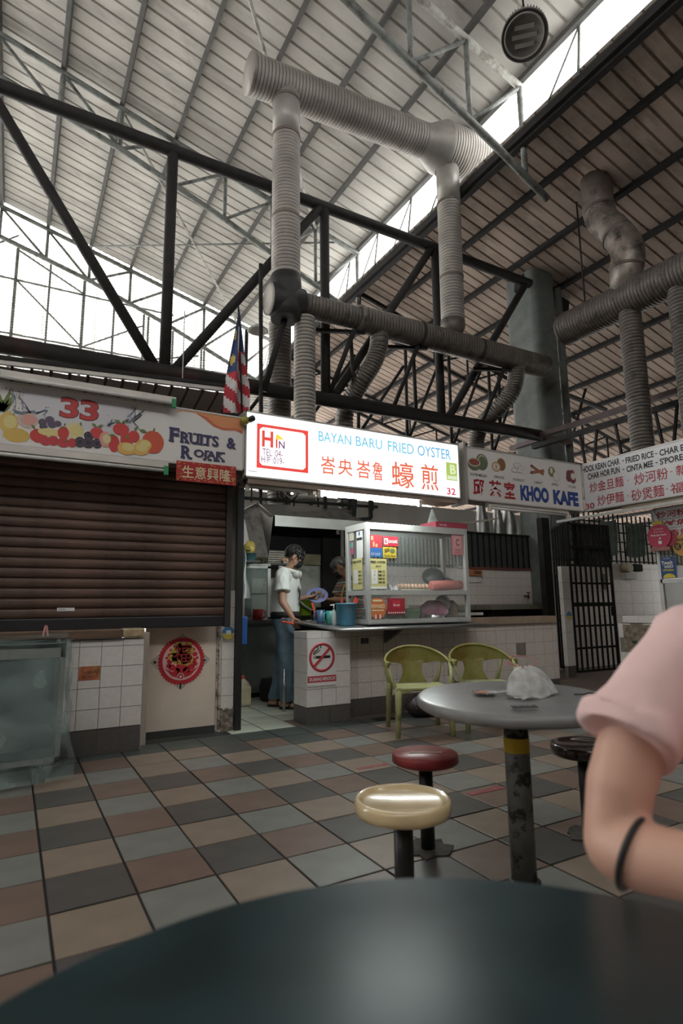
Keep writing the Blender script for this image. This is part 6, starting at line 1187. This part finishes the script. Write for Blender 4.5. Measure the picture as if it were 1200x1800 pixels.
JEAN = M('denim', (.115,.175,.225), .85, var=.28, scale=7, bump=.4, grime=(.20,.27,.32), gscale=4, glo=.5, ghi=.75); b = MB(); limb(b, [C_+Z(.98), C_+Z(.90), C_+Z(.82)], [.148,.150,.12], 20, .92)
for h, ft in ((hipR, ftR), (hipL, ftL)):
    kn = (h+ft)/2+f*.02+Z(.02); b.pipe([h+Z(.03), (h+kn)/2, kn, (kn+ft)/2, ft+f*.01+Z(.085)], [.104,.096,.086,.078,.074], 18); b.pipe([ft+f*.01+Z(.13), ft+f*.01+Z(.08)], [.079,.080], 18)
remesh(b, 'jeans', JEAN, yp, .009, 4, .012, 10); MB().pipe([C_+Z(1.0), C_+Z(.925)], [.160,.163], 24, sq=.94).build('belt_bag', M('nylon_black', (.012,.012,.013), .6, bump=.4), yp)
BF = M('sandal_black', (.016,.013,.012), .6)
for ft in (ftR, ftL):
    s_ = MB().pipe([ft-f*.07+Z(.012), ft+f*.05+Z(.012), ft+f*.17+Z(.012)], [.040,.046,.040], 12, sq=.27); so = s_.build('sandal', BF, yp); rr_2 = Vector((f.y,-f.x,0)); MB().pipe([ft+f*.03+rr_2*.045+Z(.02), ft+f*.05+Z(.082), ft+f*.03-rr_2*.045+Z(.02)], .011, 8).pipe([ft+f*.09+rr_2*.042+Z(.02), ft+f*.10+Z(.066), ft+f*.09-rr_2*.042+Z(.02)], .010, 8).build('strap', BF, so)
hp = thing('headphones', 'white headphones worn round the neck of the young man', 'headphones', tuple(C_+Z(1.43))); nk = C_+f*.06+Z(1.44); WP = M('plastic_white', (.72,.71,.66), .4)
MB().pipe([nk+f*.115*math.cos(a)*1.0+r*.095*math.sin(a)+Z(-.035*math.cos(a)) for a in [PI*.22+1.56*PI*k/24 for k in range(25)]], .021, 12).build('band', WP, hp)
for s_ in (-1, 1): e = nk+f*.085+r*.075*s_+Z(-.04); MB().lathe([(0,-.02), (.030,-.02), (.038,-.008), (.038,.012), (.026,.022), (0,.022)], e, 22, ax=tuple((f+r*.5*s_+Z(-.3)).normalized())).build('ear_cup', WP, hp)
tg = thing('tray_clip', 'orange-red plastic holder in the hand of the young man', 'holder', (1.47,.95,.86)); TGM = M('plastic_orange', (.72,.09,.045), .4)
MB().pipe([(1.375,.985,.895), (1.47,.945,.875), (1.60,.90,.868)], [.012,.017,.010], 8, sq=.6).pipe([(1.38,1.0,.90), (1.47,.965,.885), (1.58,.92,.86)], [.010,.014,.008], 8, sq=.6).build('jaws', TGM, tg); MB().ball((1.372,.992,.898), (.022,.016,.012), 10).build('hinge', TGM, tg)
# ---------------- the cook
cp = thing('person', 'grey-haired cook in striped shirt, yellow lanyard and black mask', 'person', (2.47,1.68,0)); b = MB(); f = Vector((-.90,.10,0)).normalized(); r = Vector((f.y,-f.x,0)); C_ = Vector((2.50,1.55,0)); shL, shR = C_-r*.18+Z(1.335), C_+r*.18+Z(1.34)
hc = C_+f*.14+Z(1.51); P, _r, _f, _u = head(b, hc, f+Vector((0,.25,0)), .55, 1.0); limb(b, [C_+Z(1.30), C_+f*.05+Z(1.40), hc+Z(-.05)], [.065,.058,.056]); limb(b, [shR, C_+Z(1.31), shL], [.06,.09,.06]); limb(b, [C_+Z(.88), C_+Z(1.05), C_+Z(1.22)], [.13,.13,.135], sq=.78)
elL, wrL = Vector((2.36,1.30,1.12)), Vector((2.10,1.30,1.125)); limb(b, [shL, (shL+elL)/2, elL, (elL+wrL)/2, wrL], [.054,.047,.041,.037,.027]); hand(b, wrL, (-1,-.05,.06), (0,.1,1), 1, .25, 1)
elR, wrR = Vector((2.40,1.78,1.10)), Vector((2.12,1.45,1.12)); limb(b, [shR, elR, wrR], [.054,.042,.027]); hand(b, wrR, (-.9,-.4,.06), (0,.1,1), 1, .3, -1)
for s_ in (-1, 1): h = C_+r*.09*s_+Z(.88); ft = C_+r*.10*s_; kn = (h+ft)/2+f*.02; limb(b, [h, kn, ft+Z(.07)], [.085,.058,.038]); limb(b, [ft+Z(.04)-f*.04, ft+f*.15+Z(.03)], [.036,.028])
remesh(b, 'body', SKIND, cp, .0075); hair(P, 'hair', HAIRG, cp, .02, seed=8, vol=.99); mask(P, cp); eyes(P, cp)
STR = bpy.data.materials.new('shirt_stripes'); STR.use_nodes = True; N_ = STR.node_tree.nodes; L_ = STR.node_tree.links; bs = N_['Principled BSDF']; bs.inputs['Roughness'].default_value = .85; tc = N_.new('ShaderNodeTexCoord'); sp_ = N_.new('ShaderNodeSeparateXYZ'); L_.new(tc.outputs['Object'], sp_.inputs[0]); md = N_.new('ShaderNodeMath'); md.operation = 'MULTIPLY'; md.inputs[1].default_value = 1/.105; L_.new(sp_.outputs['Z'], md.inputs[0]); fr_ = N_.new('ShaderNodeMath'); fr_.operation = 'FRACT'; L_.new(md.outputs[0], fr_.inputs[0]); rp = N_.new('ShaderNodeValToRGB'); rp.color_ramp.interpolation = 'CONSTANT'
for k, (p_, c_) in enumerate([(0,(.10,.115,.115)), (.30,(.50,.20,.12)), (.48,(.10,.115,.115)), (.62,(.52,.54,.50)), (.76,(.10,.14,.13)), (.90,(.34,.12,.10))]):
    e = rp.color_ramp.elements[k] if k < 2 else rp.color_ramp.elements.new(p_); e.position = p_; e.color = list(c_)+[1]
L_.new(fr_.outputs[0], rp.inputs[0]); L_.new(rp.outputs[0], bs.inputs['Base Color'])
b = MB(); limb(b, [C_+Z(1.27), C_+Z(1.10), C_+Z(.92)], [.155,.165,.162], 22, .82); limb(b, [shR, C_+Z(1.29), shL], [.085,.105,.085]); slL = shL+(elL-shL)*.75; slR = shR+(elR-shR)*.7; b.pipe([shL, slL], [.080,.082], 16); b.pipe([shR, slR], [.080,.082], 16); b.pipe([C_+Z(1.32), C_+f*.03+Z(1.375)], [.09,.07], 16); remesh(b, 'polo_shirt', STR, cp, .0085, 5, .012, 10)
b = MB()
for s_ in (-1, 1): b.pipe([C_+r*.09*s_+Z(.92), C_+r*.10*s_+Z(.45), C_+r*.10*s_+Z(.07)], [.115,.09,.075], 16)
remesh(b, 'trousers', M('trousers_dark', (.03,.03,.032), .85), cp, .01, 4)
YL = M('lanyard_yellow', (.62,.42,.05), .7); MB().pipe([C_-r*.03-f*.10+Z(1.385), C_-r*.075+f*.02+Z(1.39), C_-r*.10+f*.13+Z(1.28), C_-r*.10+f*.175+Z(1.14), C_-r*.10+f*.17+Z(.95)], .009, 8).build('lanyard', YL, cp)
# ---------------- plate handed over
pt = thing('plate', 'lilac plate of fried oyster passed between the two men', 'plate', (1.90,1.25,1.15)); ax_ = Vector((-.30,-.62,.72)).normalized(); pc = Vector((1.895,1.26,1.165)); LIL = M('plate_lilac', (.26,.29,.56), .3)
MB().lathe([(0,-.008), (.06,-.008), (.10,.006), (.122,.016), (.122,.020), (.10,.010), (.065,.0), (0,0)], pc, 40, ax=tuple(ax_)).build('dish', LIL, pt); a_ = ax_.orthogonal().normalized(); b_ = ax_.cross(a_); rs = random.Random(2); FOOD = [M('food_brown', (.28,.13,.04), .4, var=.4, scale=50), M('food_gold', (.55,.33,.08), .4, var=.3, scale=50), M('food_dark', (.07,.04,.025), .4)]
for k in range(34):
    rad = .075*math.sqrt(rs.random()); t_ = rs.uniform(0, 2*PI); p_ = pc+ax_*(.010+.022*(1-rad/.08)*rs.random())+(a_*math.cos(t_)+b_*math.sin(t_))*rad
    blob(p_, (rs.uniform(.009,.017), rs.uniform(.009,.017), rs.uniform(.006,.010)), k, .18, 10, 6).build('food_piece', FOOD[k % 3 if k % 4 else 1], pt)
# ---------------- person in pink at the near table
pp = thing('person', 'person in loose pink T-shirt seated by the teal table', 'person', (.0,-4.15,0)); b = MB(); f = Vector((-.90,-.43,0)).normalized(); r = Vector((f.y,-f.x,0)); C_ = Vector((-.045,-4.165,0))     # r is the person's right
shR, shL = Vector((-.088,-4.012,.972)), C_-r*.18+Z(.985); hc = C_+f*.05+Z(1.235); P, _r, _f, _u = head(b, hc, f, .1, 1.0); limb(b, [C_+Z(.97), C_+f*.01+Z(1.08), hc+Z(-.05)], [.058,.05,.05]); limb(b, [shR, C_+Z(.97), shL], [.05,.08,.05]); limb(b, [C_+Z(.50), C_+Z(.70), C_+Z(.87)], [.135,.12,.125], sq=.75)
elR, wrR = Vector((-.275,-3.985,.690)), Vector((-.262,-4.21,.705)); limb(b, [shR, Vector((-.205,-3.995,.86)), Vector((-.255,-3.988,.77)), elR], [.050,.052,.049,.044], 18); limb(b, [elR, Vector((-.280,-4.03,.692)), Vector((-.272,-4.11,.700)), wrR], [.046,.047,.042,.029], 18); hand(b, wrR, (.02,-1,.02), (0,.05,-1), .92, .35, -1)
elL, wrL = C_-r*.25+f*.10+Z(.72), Vector((-.29,-4.30,.73)); limb(b, [shL, (shL+elL)/2, elL, (elL+wrL)/2, wrL], [.05,.047,.042,.038,.027], 16); hand(b, wrL, (-.5,.8,.0), (0,0,-1), .92, .3, 1)
for s_ in (-1, 1):
    h = C_+r*.09*s_+Z(.50); kn = h+f*.36+r*.03*s_+Z(.0); ft = kn+f*.04; limb(b, [h, (h+kn)/2, kn], [.085,.076,.058]); ft = Vector((ft.x, ft.y, 0)); limb(b, [kn, (kn+ft)/2, ft+Z(.08)], [.056,.05,.035]); limb(b, [ft+Z(.04)-f*.05, ft+f*.15+Z(.03)], [.035,.027])
SKP = M('skin_light', (.60,.35,.265), .48, var=.05, scale=8); remesh(b, 'body', SKP, pp, .0065, 6); eyes(P, pp); MB().pipe([P(-.022,.098,-.062), P(0,.101,-.060), P(.022,.098,-.062)], [.002,.004,.002], 6).build('lips', flat('lips', (.40,.14,.13)), pp); hair(P, 'hair', HAIRB, pp, .05, seed=14, vol=1.05)
PINK = M('tshirt_pink', (.80,.56,.545), .9, var=.06, scale=5, bump=.35); b = MB(); limb(b, [C_+Z(.90), C_+Z(.72), C_+Z(.54)], [.155,.165,.17], 24, .80); limb(b, [shR+r*-.02+Z(.006), C_+Z(.955), shL+r*.02+Z(.006)], [.080,.100,.080]); slR = Vector((-.232,-3.995,.838)); b.pipe([shR+Vector((.03,-.01,.012)), shR+Vector((-.045,.0,-.055)), slR], [.078,.074,.072], 20); b.pipe([slR+Vector((.018,-.001,.030)), slR+Vector((-.002,.0,-.002))], [.077,.078], 20); slL = shL+(elL-shL)*.6; b.pipe([shL, slL], [.076,.08], 18); b.pipe([C_+Z(.98), C_+f*.01+Z(1.02)], [.09,.075], 16)
remesh(b, 'tshirt', PINK, pp, .0075, 4, .016, 8)
b = MB(); limb(b, [C_+Z(.56), C_+Z(.47)], [.15,.15], 20)
for s_ in (-1, 1): h = C_+r*.09*s_+Z(.50); kn = h+f*.36+r*.03*s_; b.pipe([h, kn], [.10,.085], 16); b.ball(kn, .085, 14)
remesh(b, 'shorts', M('shorts_white', (.60,.56,.56), .9), pp, .01, 4)
ring = Vector((-.279,-4.020,.691)); MB().pipe([ring + Vector((0,.25,0))*0 + Vector((.049*math.cos(t_), -.016*math.sin(t_)+.012*math.cos(t_), .049*math.sin(t_))) for t_ in [2*PI*k/36 for k in range(36)]], .0048, 8, closed=True).build('hair_tie', BK, tag(thing('hair_tie', 'black elastic hair tie worn on the forearm', 'hair tie', tuple(ring)), None))
st_ = thing('stool', 'plain round stool under the person in pink', 'stool', (C_.x, C_.y, 0)); MB().lathe([(0,.275), (.15,.275), (.16,.288), (.16,.31), (.15,.318), (0,.318)], (C_.x,C_.y,0), 32).build('seat', M('seat_red', (.26,.03,.033), .35), st_); MB().tube((C_.x,C_.y,0), (C_.x,C_.y,.28), .03, n=14).build('pole', M('pole_black', (.014,.014,.015), .4), st_)
